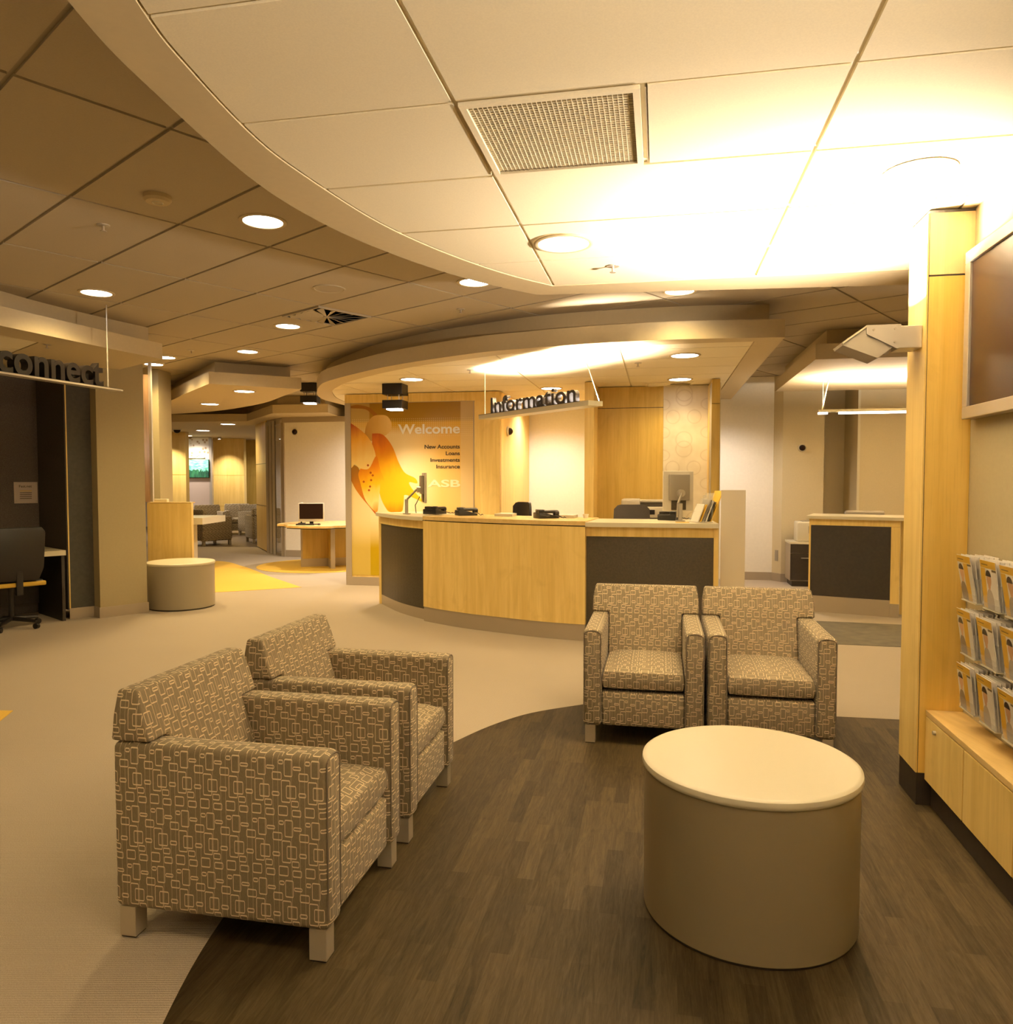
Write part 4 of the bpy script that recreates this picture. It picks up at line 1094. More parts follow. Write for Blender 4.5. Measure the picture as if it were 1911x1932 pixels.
# ------------------------------------------------------------------ armchairs
CW, CD = .668, .752
def make_armchair(label, loc, rz, group):
    """local frame: x across (0..CW), y from front (0) to rear (CD); faces -y"""
    t = thing('armchair', label, 'armchair', loc, rz, group)
    aw = .105; ah = .650
    for x0, nm in ((0, 'armrest'), (CW-aw, 'armrest')):
        m_ = MB().box(x0, x0+aw, 0, CD-.005, .103, ah, bevel=.024, seg=4)
        m_.obj(nm, m_fab, t, True, world=False, uv='box')
        # piping around the front of the arm
        pr = MB(); r = .003; pts = []
        cx = x0+aw/2; w = aw/2-.006
        for k in range(9):
            a = PI*k/8; pts.append((cx+w*math.cos(a) if True else 0, .004, ah-.030+.026*math.sin(a)))
        pts = [(cx+w, .004, .14)]+pts+[(cx-w, .004, .14)]
        pr.tube(pts, r, 6).obj('piping', m_fabp, t, True, world=False)
    # apron below the seat
    MB().box(aw+.001, CW-aw-.001, .016, .10, .106, .298, bevel=.014, seg=3).obj('apron', m_fab, t, True, world=False, uv='box')
    MB().box(aw-.01, CW-aw+.01, .08, CD-.04, .115, .295).obj('seat_deck', m_char2, t, world=False)
    # seat cushion, crowned
    b = bmesh.new(); bmesh.ops.create_cube(b, size=1); nx = 8
    bmesh.ops.subdivide_edges(b, edges=b.edges[:], cuts=nx, use_grid_fill=True)
    sx, sy, sz = CW-2*aw-.006, .56, .13
    for v in b.verts:
        x, y, z = v.co*2
        rr = .82
        q = [max(-1, min(1, c)) for c in (x, y, z)]
        k = 1-.10*(abs(q[2])**2)*(abs(q[0])**8*.25+abs(q[1])**8*.18)
        crown = .016*(1-q[0]**2)*(1-q[1]**2)*(1 if z > 0 else .2)
        edgez = 1-.30*max(abs(q[0])**10, abs(q[1])**10)
        v.co = Vector((x*sx/2*k, y*sy/2*k, z*sz/2*edgez + (crown if z > 0 else 0)))
    m_ = MB(); m_.merge(b, Matrix.Translation((CW/2, .012+sy/2, .301+sz/2)))
    m_.obj('seat_cushion', m_fab, t, True, world=False, uv='box')
    # back: one T-shaped upholstered piece, its front sloping, its wings resting on the arms
    def yf(z):
        if z <= .43: return CD-.215
        return CD-.215+(z-.43)/(.818-.43)*.125
    def yr(z): return CD if z < .70 else CD-.004-(z-.70)*.12
    L_, R_ = aw+.002, CW-aw-.002
    out = [(L_, .115), (R_, .115), (R_, .30), (R_, .43), (R_, .652), (CW-.002, .652), (CW-.004, .74), (CW-.016, .818), (.016, .818), (.004, .74), (.002, .652), (L_, .652), (L_, .43), (L_, .30)]
    bb = bmesh.new()
    F_ = [bb.verts.new((x, yf(z), z)) for x, z in out]; K_ = [bb.verts.new((x, yr(z), z)) for x, z in out]
    n = len(out)
    for i in range(n): bb.faces.new((F_[i], F_[(i+1) % n], K_[(i+1) % n], K_[i]))
    bb.faces.new([F_[i] for i in (0, 13, 12, 3, 2, 1)]); bb.faces.new([F_[i] for i in (12, 11, 10, 9, 8, 7, 6, 5, 4, 3)])
    bb.faces.new(K_)
    bmesh.ops.recalc_face_normals(bb, faces=bb.faces)
    bb.normal_update()
    es = [e for e in bb.edges if len(e.link_faces) == 2 and e.calc_face_angle() > .35]
    bmesh.ops.bevel(bb, geom=es, offset=.012, segments=3, profile=.5, affect='EDGES')
    m_ = MB(); m_.merge(bb)
    m_.obj('backrest', m_fab, t, True, world=False, uv='box')
    for x in (.012, CW-.012-.058):
        for y in (.014, CD-.014-.058):
            MB().box(x, x+.058, y, y+.058, 0.004, .104, bevel=.002).obj('leg', m_leg, t, world=False)
            
    for x in (.012, CW-.012-.058):
        for y in (.014, CD-.014-.058):
            MB().box(x+.003, x+.055, y+.003, y+.055, 0, .0045).obj('foot_pad', m_black, t, world=False)
    return t
m_fabp = plain('piping_fabric', (.16, .125, .08), .9)
# near pair faces +E1: rotate local -y onto E1
rz1 = AR + PI/2
F1 = Vector((-.545, 2.285, .004))
# local x axis must run along E2 (away from camera): rotation of +90 deg plus AR gives x->E2, y->-E1
A1 = make_armchair('patterned armchair at the front left, nearest the camera', F1, rz1, None)
if 'group' in A1: del A1['group']
def armchair(loc, rz, label): return dup(A1, loc, rz, label)
armchair(F1+E2*.79, rz1, 'patterned armchair just behind the nearest one, its left arm half hidden')
F3 = Vector((.432, 4.275, .004))
armchair(F3, AR, 'patterned armchair facing the camera, left of the pair behind the drum table')
armchair(F3+E1*.685, AR, 'patterned armchair facing the camera, right of the pair behind the drum table')
# lounge armchairs (centre, heading)
def lounge(x, y, rz, label):
    c, s_ = math.cos(rz), math.sin(rz)
    armchair((x-(c*CW/2-s_*CD/2), y-(s_*CW/2+c*CD/2), .004), rz, label)
lounge(-6.85, 17.55, PI-.62, 'lounge armchair nearest the timber desk, turned away from us')
lounge(-7.85, 20.2, .62, 'lounge armchair turned towards us behind the one nearest the desk')
lounge(-7.45, 21.15, .42, 'lounge armchair facing us in the middle of the lounge, its seat fully visible')
lounge(-6.75, 20.6, .95, 'lounge armchair at the back right with mainly its arm visible')
lounge(-5.85, 18.3, PI+.55, 'lounge armchair at the right, seen from behind beside the timber wall')

# ------------------------------------------------------------------ drum tables
def drum(x, y, R, h, label, mat=m_drum):
    t = thing('drum_table', label, 'table', (x, y, .004))
    MB().lathe([(R, h-.032), (R+.004, h-.028), (R+.006, h-.018), (R+.004, h-.006), (R-.004, h-.001), (R-.012, h)], 96).obj('tabletop', m_lam, t, True, world=False)
    MB().lathe([(R-.003, .012), (R-.003, h-.032)], 96).obj('drum', mat, t, True, world=False)
    MB().lathe([(R-.010, 0), (R-.010, .012)], 64).obj('base_ring', m_char2, t, True, world=False)
    return t
drum(.842, 2.612, .359, .530, 'large cream-topped taupe drum table in the right foreground')
drum(-3.845, 8.98, .375, .535, 'cream-topped drum stool beside the timber desk panel at the left', plain('taupe_grey_laminate', (.36, .31, .21), .36))

# ------------------------------------------------------------------ timber desk panel, glass and post at the left
y_ = 9.55
x0, x1 = (277-955.5)/1440*y_, (360.5-955.5)/1440*y_
t = thing('timber_desk_end', 'maple end panel of the desk behind the drum stool at the left', 'desk', ((x0+x1)/2, y_, 0))
MB().box(x0, x1, y_, y_+.06, 0, 1.205).obj('front_panel', m_maple, t)
MB().box(x0, x1, y_-.003, y_+.12, 1.206, 1.216).obj('top_edge', m_maple_h, t)
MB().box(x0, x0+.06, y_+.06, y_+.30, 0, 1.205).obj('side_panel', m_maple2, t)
t = thing('desk_worktop', 'thick white desk slab sticking out right of the maple desk panel', 'desk', (-4.75, 12.3, 0))
yy = 12.2
MB().box((312-955.5)/1440*yy, (381-955.5)/1440*yy, yy, yy+1.0, .78, .885).obj('slab', m_lam, t)
MB().box((318-955.5)/1440*yy, (328-955.5)/1440*yy, yy+.05, yy+.9, 0, .78).obj('support', m_lam, t)
t = thing('desk_name_block', 'small white block lying on the maple desk panel', 'block', (-4.35, 9.6, 1.216))
MB().box((290-955.5)/1440*9.6, (315-955.5)/1440*9.6, 9.6, 9.66, 1.217, 1.255, bevel=.004).obj('block', m_lam, t)
t = thing('privacy_screen', 'narrow glass privacy screen with a painted timber reflection and a bright steel post beside the plaster column', 'screen', ((284-955.5)/1440*9.7, 9.7, 1.217))
xx = lambda px, y: (px-955.5)/1440*y
MB().prism([(xx(273, 9.65), 9.65), (xx(283.5, 9.68), 9.68), (xx(283.5, 9.69), 9.69), (xx(273, 9.66), 9.66)], 1.217, 2.82).obj('glass_pane', wood('painted_timber_reflection', (.42, .26, .14), (.22, .13, .07), 'Z', .15), t)  # the timber reflection is painted into the pane's material
MB().box(xx(283.5, 9.70), xx(288.5, 9.70), 9.70, 9.735, 1.217, 2.98).obj('post', m_silver, t)
struct(MB().box(xx(286, 10.6), xx(302.5, 10.6), 10.6, 11.0, 0, 3.02).obj('wall_pier', m_wall))

# ------------------------------------------------------------------ booth furniture
t = thing('booth_desk', 'white-topped desk inside the dark self-service booth', 'desk', (-5.3, 8.0, 0))
d0 = Vector((-4.66, 8.05, 0)); d1 = Vector((-5.22, 8.57, 0))
MB().prism([p[:2] for p in (d0, d0-M1*2.2, d1-M1*2.2, d1-M1*.01)], .70, .752).obj('desktop', m_lam, t)
MB().prism([p[:2] for p in (d0-M1*.01+M2*.02, d0-M1*.04+M2*.02, d1-M1*.06, d1-M1*.02)], 0, .70).obj('side_panel', m_char2, t)
MB().prism([p[:2] for p in (d1-M1*.03, d1-M1*2.2, d1-M1*2.2-M2*.03, d1-M1*.03-M2*.03)], .12, .70).obj('modesty_panel', m_char2, t)
# notice
t = thing('booth_notice', 'small white notice on stand-off screws on the dark booth wall', 'notice', (-5.6, 8.2, 1.5))
def BK(px, py, off=.0):
    d = ray(px, py); o = Vector((0, 0, EYE)); n = M2; p0 = K-M2*off
    s_ = (p0-o).dot(n)/d.dot(n); return o+d*s_
def bquad(mb, x0, x1, y0, y1, o0, o1):
    A = BK(x0, y1, o0); B = BK(x1, y1, o0); T = BK(x1, y0, o0)
    a = A.dot(M1); b = B.dot(M1); kk = K.dot(M2)
    mb.prism([LM(*p)[:2] for p in ((a, kk-o0), (b, kk-o0), (b, kk-o1), (a, kk-o1))], B.z, T.z); return mb
bquad(MB(), 26.5, 71, 909.5, 949, .010, .018).obj('plate', plain('notice_plate', (.62, .52, .45), .3), t)
for px in (29.5, 68):
    for py in (913, 945.5): 
        c = BK(px, py, .0); MB().cyl(c, c-M2*.022, .009, 12).obj('standoff', m_silver, t, True)
def btext(s, x0, x1, y0, y1, mat):
    A = BK(x0, y1, .0186); B = BK(x1, y1, .0186); T = BK(x1, y0, .0186)
    M = Matrix(((M1.x, 0, -M2.x, A.x), (M1.y, 0, -M2.y, A.y), (0, 1, 0, B.z), (0, 0, 0, 1)))
    text('lettering', s, (B-A).length, T.z-B.z, .001, mat, t, M)
btext('Fast.net', 36, 60, 915, 919.5, m_ltd)
for y, w in ((925.5, m_yelpl), (929, m_ltd), (932.5, m_ltd), (936, m_ltd), (939.5, m_ltd)):
    bquad(MB(), 37.5, 60, y, y+1.2, .018, .0188).obj('text_line', w, t)
# office chair
t = thing('booth_office_chair', 'black swivel office chair with a yellow seat edge in the booth', 'office chair', (-5.00, 7.66, 0), AM)
MB().box(-.23, .23, -.25, .25, .44, .50, bevel=.025, seg=3).obj('seat', m_black, t, True, world=False)
MB().box(-.24, .24, -.275, -.245, .44, .485, bevel=.012, seg=3).obj('seat_edge', m_cush, t, True, world=False)
bm_ = MB().prism([(-.17, .50), (.17, .50), (.215, .62), (.225, .98), (.19, 1.03), (-.19, 1.03), (-.225, .98), (-.215, .62)], 0, .05, bevel=.012)
bmesh.ops.rotate(bm_.bm, verts=bm_.bm.verts, cent=(0, 0, 0), matrix=Matrix.Rotation(PI/2, 3, 'X'))
bmesh.ops.translate(bm_.bm, verts=bm_.bm.verts, vec=(0, -.25, 0))
for v in bm_.bm.verts: v.co.y += -.10*(v.co.z-.6)
bm_.obj('backrest', m_black, t, True, world=False)
MB().box(-.03, .03, -.30, -.25, .36, .66, bevel=.008).obj('back_support', m_black, t, world=False)
MB().cyl((0, 0, .09), (0, 0, .44), .028, 14).obj('gas_column', m_black, t, True, world=False)
for k in range(5):
    a = 2*PI*k/5+.3; ca, sa = math.cos(a), math.sin(a)
    m_ = MB().cyl((0, 0, .10), (ca*.27, sa*.27, .075), .026, 8, .016); lg = m_.obj('base_arm', m_black, t, True, world=False)
    m_ = MB().cyl((ca*.27-sa*.018, sa*.27+ca*.018, .028), (ca*.27+sa*.018, sa*.27-ca*.018, .028), .028, 14); m_.obj('castor', m_black, lg, True, world=False)

# ------------------------------------------------------------------ things on the information counter
ZW = 1.106
def desk_phone(x, y, z, rz, label):
    t = thing('desk_phone', label, 'telephone', (x, y, z), rz, 'black desk phones')
    b = bmesh.new(); pf = [(-.10, 0), (.11, 0), (.11, .055), (.07, .06), (-.095, .022)]
    A = [b.verts.new((-.09, yy, zz)) for yy, zz in pf]; B = [b.verts.new((.09, yy, zz)) for yy, zz in pf]
    for i in range(5): b.faces.new((A[i], A[(i+1) % 5], B[(i+1) % 5], B[i]))
    b.faces.new(A[::-1]); b.faces.new(B); bmesh.ops.recalc_face_normals(b, faces=b.faces)
    bmesh.ops.bevel(b, geom=b.edges[:], offset=.006, segments=2, profile=.5, affect='EDGES')
    m_ = MB(); m_.merge(b); m_.obj('body', m_black, t, True, world=False)
    m_ = MB().box(-.085, -.035, -.10, .105, .05, .082, bevel=.014, seg=3); m_.box(-.088, -.032, -.105, -.05, .03, .075, bevel=.012, seg=3); m_.box(-.088, -.032, .055, .11, .045, .09, bevel=.012, seg=3)
    m_.obj('handset', m_black, t, True, world=False)
    MB().box(-.02, .08, .02, .09, .058, .085, bevel=.004).obj('display', m_char2, t, world=False)
    pts = [Vector((-.06, -.10, .03))]
    for k in range(9): pts.append(Vector((-.10-.012*k, -.12+.01*math.sin(k*1.3), .012+.006*math.sin(k*2))))
    MB().tube(pts, .004, 6).obj('cord', m_black, t, True, world=False)
    return t
desk_phone(-.80, 8.55, ZW+.009, 2.6, 'black desk phone beside the left monitor on the counter')
desk_phone(-.43, 8.22, ZW+.009, 1.9, 'black desk phone on the maple worktop left of the low chair back')
desk_phone(.40, 7.62, ZW+.009, 1.9, 'black desk phone on the maple worktop right of the low chair back')
desk_phone(1.60, 7.46, ZW, 2.6, 'black desk phone at the foot of the right monitor')
def monitor(loc, rz, label, pole, tilt=0, w=.43, h=.34, zc=.27, armdir=(0, .12)):
    t = thing('monitor', label, 'monitor', loc, rz, None)
    MB().box(-w/2, w/2, -.012, .012, zc-h/2, zc+h/2, bevel=.006).obj('bezel', m_pale, t, True, world=False)
    MB().box(-w/2+.02, w/2-.02, -.014, -.0125, zc-h/2+.02, zc+h/2-.02).obj('screen', m_screen, t, world=False)
    MB().box(-w/2+.05, w/2-.05, .012, .045, zc-h/2+.10, zc+h/2-.03, bevel=.01).obj('rear_housing', m_grey, t, True, world=False)
    MB().box(-w/2+.08, w/2-.08, .012, .022, zc-h/2+.01, zc-h/2+.10, bevel=.003).obj('lower_housing', m_char, t, world=False)
    MB().cyl((0, .045, zc-.02), (0, .085, zc-.02), .035, 24).obj('pivot', m_silver, t, True, world=False)
    px, py = pole
    MB().cyl((px, py, 0), (px, py, .17), .019, 20).obj('pole', m_silver, t, True, world=False)
    MB().cyl((px, py, 0), (px, py, .012), .045, 24).obj('base_plate', m_silver, t, True, world=False)
    m_ = MB().tube([(px+.03, py, .04), (px+.02, py-.01, .17), (0, .085, zc-.02)], .011, 10); m_.obj('arm', m_grey, t, True, world=False)
    MB().tube([(0, .05, zc-.1), (.03, .10, .10), (.05, .09, .01)], .005, 6).obj('cable', m_black, t, True, world=False)
    return t
mon = monitor((-.94, 8.72, ZW), 1.75, 'monitor on a silver arm at the left end of the counter, seen edge-on', (0.02, .20), zc=.30)
mon2 = monitor((1.635, 7.28, ZW), PI+.22, 'monitor on a silver arm at the right end of the counter, seen from behind', (.03, .12), w=.31, h=.38, zc=.285)
# leaflet holder on the counter
t = thing('counter_leaflet_rack', 'tiered clear rack of yellow and grey leaflets at the right end of the counter', 'rack', (1.80, 7.0, ZW), .25)
MB().box(-.10, .06, -.08, .10, 0, .006).obj('base', m_glass, t, world=False)
MB().box(.055, .06, -.08, .10, .006, .25).obj('side_wall', m_glass, t, world=False)
for k in range(3):
    x = -.09+.048*k
    m_ = MB(); m_.hexa([Vector(v) for v in ((x, -.07, .006), (x+.003, -.07, .006), (x+.003, .09, .006), (x, .09, .006), (x+.075, -.07, .17+.05*k), (x+.078, -.07, .17+.05*k), (x+.078, .09, .17+.05*k), (x+.075, .09, .17+.05*k))])
    m_.obj('pocket', m_glass, t, world=False)
for k, (mt, hh) in enumerate(((m_paper, .17), (m_yelpl, .165), (m_grey, .21), (m_paper, .20), (m_char, .19), (m_yelpl, .29))):
    x = -.080+.026*k
    m_ = MB(); m_.hexa([Vector(v) for v in ((x, -.06, .01), (x+.009, -.06, .01), (x+.009, .08, .01), (x, .08, .01), (x+.45*hh-.012, -.06, hh), (x+.45*hh-.003, -.06, hh), (x+.45*hh-.003, .08, hh), (x+.45*hh-.012, .08, hh))])
    m_.obj('leaflets', mt, t, world=False)
t = thing('yellow_card', 'small flat yellow card on the right end of the counter', 'card', (1.62, 6.98, ZW))
MB().box(-.07, .05, -.02, .03, 0, .004).obj('card', m_yelpl, t, world=False)
# low pale folders / keyboards on the worktop
for x, y, w, lab in ((.00, 8.05, .20, 'flat pale document tray on the counter in front of the black chair back'), (.62, 7.72, .20, 'flat pale document tray on the counter right of the far phone')):
    t = thing('document_tray', lab, 'tray', (x, y, ZW+.009), AR-.15)
    b = MB().prism([(-w/2, -.1), (w/2, -.1), (w/2-.02, .1), (-w/2, .1)], 0, .028, bevel=.003); b.obj('tray', m_pale, t, world=False)
    MB().box(-w/2+.02, w/2-.03, -.07, .07, .0285, .031).obj('papers', m_paper, t, world=False)
t = thing('paper_cup', 'small white cup at the foot of the maple pillar on the counter', 'cup', (.79, 7.6, ZW))
MB().lathe([(.022, 0), (.030, .05), (.028, .05), (.021, .004)], 20).obj('cup', m_paper, t, True, world=False)

# chairs behind the counter
def staff_chair(x, y, rz, top, label, mat, w=.36, kind=0):
    t = thing('staff_chair', label, 'office chair', (x, y, 0), rz, None)
    hw = w/2
    n = 10; bb = bmesh.new()
    # shell that curves around the sitter
    cols = []
    for i in range(n+1):
        u = i/n*2-1; yy = -.05*(1-u*u)
        zt = top-(.05*max(0, abs(u)-.75)/.25)**1.0*(1 if abs(u) > .75 else 0)
        cols.append([(u*hw, yy, top-.36), (u*hw*1.03, yy, top-.18), (u*hw, yy, zt)])
    F = [[bb.verts.new(p) for p in c] for c in cols]; Bk = [[bb.verts.new((p[0], p[1]-.035, p[2])) for p in c] for c in cols]
    for i in range(n):
        for k in range(2):
            bb.faces.new((F[i][k], F[i+1][k], F[i+1][k+1], F[i][k+1])); bb.faces.new((Bk[i][k], Bk[i][k+1], Bk[i+1][k+1], Bk[i+1][k]))
        bb.faces.new((F[i][2], F[i+1][2], Bk[i+1][2], Bk[i][2])); bb.faces.new((F[i][0], Bk[i][0], Bk[i+1][0], F[i+1][0]))
    for c, d in ((F[0], Bk[0]), (F[n], Bk[n])):
        for k in range(2): bb.faces.new((c[k], c[k+1], d[k+1], d[k]))
    bmesh.ops.recalc_face_normals(bb, faces=bb.faces)
    m_ = MB(); m_.merge(bb); m_.obj('backrest', mat, t, True, world=False)
    MB().box(-hw*1.1, hw*1.1, .0, .44, top-.52, top-.45, bevel=.02, seg=3).obj('seat', mat, t, True, world=False)
    MB().box(-.03, .03, -.12, -.07, top-.5, top-.2, bevel=.006).obj('back_support', m_black, t, world=False)
    MB().cyl((0, .2, .09), (0, .2, top-.5), .026, 14).obj('gas_column', m_black, t, True, world=False)
    for k in range(5):
        a = 2*PI*k/5; lg = MB().cyl((0, .2, .10), (math.cos(a)*.28, .2+math.sin(a)*.28, .07), .024, 8, .015).obj('base_arm', m_black, t, True, world=False)
        MB().ball((math.cos(a)*.28, .2+math.sin(a)*.28, .028), .028, 12).obj('castor', m_black, lg, True, world=False)
    return t
staff_chair(.17, 9.0, 2.2, 1.235, 'black swivel chair back showing above the middle of the counter', m_black, .32)
staff_chair(1.32, 8.05, AR+.1, 1.238, 'charcoal fabric chair back showing above the right part of the counter', m_chairf, .37)
# back bench with printer
t = thing('back_bench', 'low bench against the maple screen wall carrying the printer', 'bench', (1.7, 9.5, 0))
lbox(MB(), AB(Vector((1.2, 9.5, 0)))[0], b0_-.02, 9.45, 10.02, .90, .93).obj('worktop', m_lam, t)
lbox(MB(), AB(Vector((1.25, 9.5, 0)))[0], b0_-.05, 9.50, 10.0, 0, .90).obj('cupboard', m_maple, t)
t = thing('office_printer', 'cream multifunction printer behind the counter under the patterned panel', 'printer', L(-.05, 9.74, .93), AR)
pw = .62
MB().box(-pw/2+.02, pw/2, -.20, .22, 0, .10, bevel=.01).obj('paper_tray', m_char, t, True, world=False)
MB().box(-pw/2, pw/2, -.22, .22, .10, .235, bevel=.015).obj('body', m_pale, t, True, world=False)
MB().box(-pw/2-.10, -pw/2+.13, -.21, .22, .235, .33, bevel=.02).obj('feeder', m_pale, t, True, world=False)
MB().box(-pw/2+.12, pw/2-.08, -.18, .20, .290, .318, bevel=.008).obj('lid', m_pale, t, True, world=False)
MB().box(-pw/2+.12, pw/2-.10, -.16, .18, .235, .290).obj('lid_gap', m_char, t, world=False)
MB().box(-pw/2+.05, 0, -.228, -.221, .14, .20, bevel=.003).obj('control_panel', m_black, t, world=False)
MB().box(pw/2-.14, pw/2+.03, -.22, .22, .02, .27, bevel=.01).obj('side_housing', m_lam, t, True, world=False)

# ------------------------------------------------------------------ dome cameras
def dome(c, n, label, r=.055):
    t = thing('dome_camera', label, 'camera', c, 0, 'dark dome security cameras')
    q = Vector(n).to_track_quat('Z', 'Y').to_matrix().to_4x4()
    MB().lathe([(r*1.15, 0), (r*1.15, .018), (r, .028)], 28, q).obj('housing', m_lam, t, True, world=False)
    b = bmesh.new(); bmesh.ops.create_uvsphere(b, u_segments=20, v_segments=12, radius=r*.88)
    m_ = MB(); m_.merge(b, q @ Matrix.Translation((0, 0, .028))); m_.obj('dome', m_screen, t, True, world=False)
d = ray(957, 814); p0 = L(AR_, 11.2)
pt_ = Vector((0, 0, EYE))+d*((p0-Vector((0, 0, EYE))).dot(E1)/d.dot(E1)); dome(pt_+E1*.002, E1, 'small dome camera on the maple return beside the welcome poster', .06)
dome(G(334, 809, ZR), (0, 0, -1), 'small dome camera hanging under the lounge raft at the left', .09)
d = ray(557.5, 815); nrm = Vector((-.23, -.97, 0)).normalized(); p0 = Vector((-4.35, 14.84, 0))
pt_ = Vector((0, 0, EYE))+d*((p0-Vector((0, 0, EYE))).dot(nrm)/d.dot(nrm)); dome(pt_, nrm, 'small dome camera on the white wall above the round office table', .06)
d = ray(1513, 845); p0 = L(2, 11.18); n_ = (L(1.76, 11.72)-L(2.3, 11.72)); n_ = Vector((-n_.y, n_.x, 0)).normalized(); n_ = n_ if n_.y < 0 else -n_
p0 = L(2.0, 11.72)
pt_ = Vector((0, 0, EYE))+d*((p0-Vector((0, 0, EYE))).dot(n_)/d.dot(n_)); dome(pt_, n_, 'small dome camera on the cream wall above the credenza at the right', .05)

# ------------------------------------------------------------------ right counter, credenza
R0 = Vector((3.44, 8.66, 0)); R1 = Vector((4.25, 8.22, 0)); rd = (R1-R0).normalized(); rn = Vector((-rd.y, rd.x, 0))
def RG(s_, w): return tuple((R0+rd*s_+rn*w)[:2])
def rbox(s0, s1, w0, w1, z0, z1, mat, name, parent): return MB().prism([RG(s0, w0), RG(s1, w0), RG(s1, w1), RG(s0, w1)], z0, z1).obj(name, mat, parent)
t = thing('teller_counter', 'dark-fronted maple-edged counter at the right, partly behind the column', 'counter', (*RG(.5, .3), 0))
Lr = (R1-R0).length
rbox(.02, Lr-.09, .0, .06, .185, .985, m_char2, 'dark_panel', t)
rbox(.0, Lr, .001, .07, .986, 1.055, m_maple, 'fascia', t)
rbox(Lr-.088, Lr, -.01, .06, .15, .985, m_maple, 'end_stile', t)
rbox(0, .018, .0, .6, .0, .985, m_maple, 'end_panel', t)
rbox(.02, Lr-.09, .002, .05, 0, .184, m_kick, 'kickplate', t)
rbox(Lr-.088, Lr, -.008, .05, 0, .149, m_kick, 'kickplate', t)
rbox(-.03, Lr+.03, -.03, .65, 1.056, 1.09, m_lam, 'worktop', t)
rbox(Lr, Lr+1.6, .25, .31, 0, 1.055, m_maple, 'return_panel', t)
t = thing('credenza', 'dark credenza with a pale top and bar handle behind the right-hand counter', 'cabinet', (4.3, 10.9, 0))
k0 = (1.80, 11.22)
lbox(MB(), k0[0], k0[0]+.5, k0[1], 11.66, .60, .63).obj('worktop', m_lam, t)
lbox(MB(), k0[0]+.01, k0[0]+.49, k0[1]+.02, 11.66, .08, .60).obj('carcass', m_kick, t)
dr = lbox(MB(), k0[0]+.012, k0[0]+.488, k0[1]+.004, k0[1]+.019, .47, .595).obj('drawer', m_char2, t)
dr2 = lbox(MB(), k0[0]+.012, k0[0]+.488, k0[1]+.004, k0[1]+.019, .09, .463).obj('door', m_char2, t)
lbox(MB(), k0[0]+.15, k0[0]+.40, k0[1]-.02, k0[1]-.008, .40, .41).obj('handle', m_silver, dr2)
lbox(MB(), k0[0]+.04, k0[0]+.46, k0[1]+.05, 11.66, 0, .08).obj('plinth', m_char2, t)
t = thing('laser_printer', 'small cream laser printer on the credenza behind the right-hand counter', 'printer', L(k0[0]+.30, k0[1]+.17, .63), AR)
MB().box(-.2, .2, -.13, .16, 0, .28, bevel=.02, seg=3).obj('body', m_lam, t, True, world=False)
MB().box(-.05, .16, -.136, -.128, .12, .22).obj('front_slot', m_grey, t, world=False)
MB().box(-.12, .12, -.08, .1, .281, .288).obj('output_tray', m_grey, t, world=False)
t = thing('staff_chair', 'pale grey chair back rising just above the right-hand counter', 'office chair', (4.40, 9.3, 0), AR)
MB().box(-.26, .20, -.03, .05, .75, 1.12, bevel=.03, seg=3).obj('backrest', m_grey, t, True, world=False)
MB().box(-.22, .20, .06, .45, .45, .52, bevel=.02).obj('seat', m_grey, t, True, world=False)
MB().cyl((0, .24, .05), (0, .24, .45), .03, 12).obj('gas_column', m_black, t, True, world=False)
for k in range(5):
    a = 2*PI*k/5; MB().cyl((0, .24, .05), (math.cos(a)*.27, .24+math.sin(a)*.27, .02), .02, 8).obj('base_arm', m_black, t, True, world=False)
# wall socket
q0, q1 = L(1.655, 11.88), L(1.76, 11.72); dq = (q1-q0).normalized(); nq = Vector((dq.y, -dq.x, 0)); nq = nq if nq.y < 0 else -nq
t = thing('wall_socket', 'double wall socket low on the angled wall left of the credenza', 'socket', q0+dq*.10)
a_, b_ = q0+dq*.07, q0+dq*.13
MB().prism([v[:2] for v in (a_+nq*.001, b_+nq*.001, b_+nq*.009, a_+nq*.009)], .30, .46).obj('plate', m_grey, t)
# pendant tube lamp
t = thing('pendant_uplight', 'long slim pendant lamp hung under the right-hand raft, washing its soffit', 'light', (4.3, 9.4, 2.3))
pz = 1.5+(905-779)/1440*9.1
p_a = Vector(((1541-955.5)/1440*9.1, 9.1, pz)); p_b = p_a+E1*2.6
pn = E2
def pbox(s0, s1, w0, w1, z0, z1, mat, name): 
    q = [p_a+E1*s+pn*w for s, w in ((s0, w0), (s1, w0), (s1, w1), (s0, w1))]
    return MB().prism([v[:2] for v in q], z0, z1).obj(name, mat, t)
pbox(0, 2.6, -.04, .04, pz, pz+.03, m_lam, 'housing')
pbox(0, .10, -.03, .03, pz-.022, pz, m_em_s, 'lamp_tube'); pbox(.23, 2.6, -.03, .03, pz-.022, pz, m_em_s, 'lamp_tube')
MB().cyl(p_a+E1*.05+Vector((0, 0, .03)), Vector((p_a.x+.05, p_a.y, ZR)), .003, 6).obj('suspension_cable', m_lam, t)
MB().cyl(p_a+E1*.04+Vector((0, 0, .03)), Vector((p_a.x+.14, p_a.y+.05, ZR)), .007, 8).obj('power_cable', m_lam, t)
for s_ in (.35, 1.0, 1.65, 2.3):
    area(t, (p_a+E1*s_+Vector((0, 0, .05)))-Vector((4.3, 9.4, 2.3)), K_PEND/4, .6, .06, (PI, 0, -AR), WARM2, 170)
# pale strip that paints the lit corner edge of the nearer wall
struct(MB().prism([L(2.722, 11.485)[:2], L(2.755, 11.485)[:2], L(2.755, 11.499)[:2], L(2.722, 11.499)[:2]], 0, 3.0).obj('lit_edge_strip', m_lam))

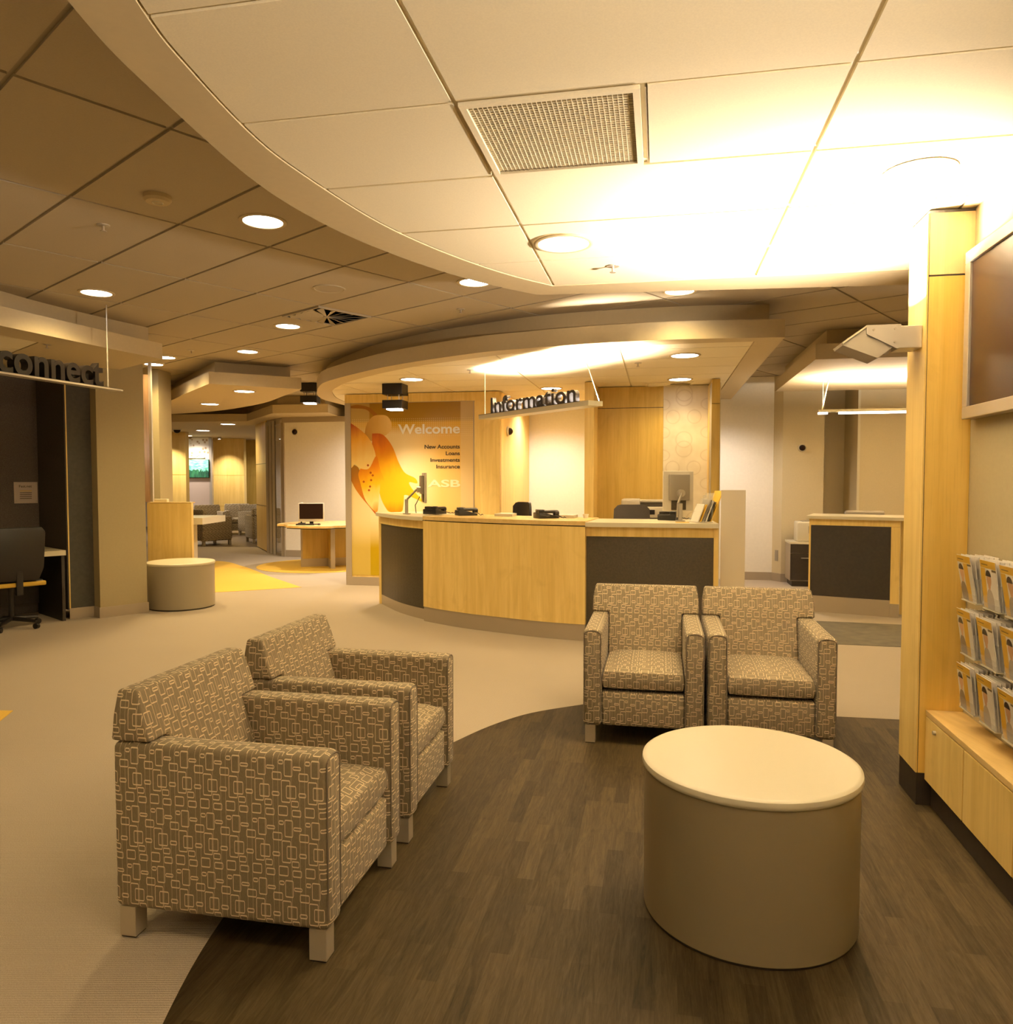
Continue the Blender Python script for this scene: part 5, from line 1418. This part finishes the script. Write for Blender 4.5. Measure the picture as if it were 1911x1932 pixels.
# ------------------------------------------------------------------ round office table, rug, monitors
t = thing('round_rug', 'round yellow rug under the computer table', 'rug', (-3.20, 13.3, 0))
MB().lathe([(1.12, 0), (1.12, .006), (1.11, .010)], 72).obj('pile', m_yellow, t, True, world=False)
t = thing('computer_table', 'scalloped maple table on a cross-shaped base, standing on the yellow rug', 'table', (-3.06, 13.15, .010), .35)
sh = []
for k in range(72):
    a = 2*PI*k/72; r = .86-(.11 if (math.degrees(a) % 90) < 28 else 0)
    sh.append((r*math.cos(a), r*math.sin(a)))
MB().prism(sh, .70, .735).obj('tabletop', m_maple_h, t, world=False)
MB().prism([(x*.985, y*.985) for x, y in sh], .685, .70).obj('top_edging', m_char, t, world=False)
for k in range(2):
    R_ = Matrix.Rotation(k*PI/2, 4, 'Z')
    MB().box(-.46, .46, -.03, .03, .14, .685, M=R_).obj('base_panel', m_maple2, t, world=False)
    MB().box(-.465, .465, -.034, .034, .0, .14, M=R_).obj('kickplate', m_kick, t, world=False)
    for s_ in (-1, 1):
        MB().box(s_*.465-.012, s_*.465+.012, -.036, .036, 0, .685, M=R_).obj('edge_cap', m_kick, t, world=False)
tz = .746
def pc(x, y, rz, label):
    t = thing('table_monitor', label, 'monitor', (x, y, tz), rz, None)
    m_ = MB().box(-.21, .21, -.015, .015, .05, .36, bevel=.006); m_.obj('bezel', m_pale, t, True, world=False)
    MB().box(-.195, .195, -.018, -.0155, .095, .350).obj('screen', m_screen, t, world=False)
    MB().box(-.10, .10, -.06, .06, 0, .012, bevel=.003).obj('foot', m_dark, t, world=False)
    MB().box(-.03, .03, .0, .02, .01, .10).obj('neck', m_dark, t, world=False)
pc(-3.27, 12.78, .08, 'front flat monitor on the scalloped maple table, facing us')
pc(-3.51, 13.08, PI/2+.2, 'rear flat monitor turned away on the scalloped maple table')
t = thing('keyboard', 'dark keyboard and mouse lying before the table monitors', 'keyboard', (-3.28, 12.62, tz+.002), .1)
MB().box(-.2, .1, -.05, .06, 0, .02, bevel=.005).obj('keys', m_black, t, world=False)
MB().ball((.17, .0, .012), .03, 12, (1, 1.4, .5)).obj('mouse', m_dark, t, True, world=False)
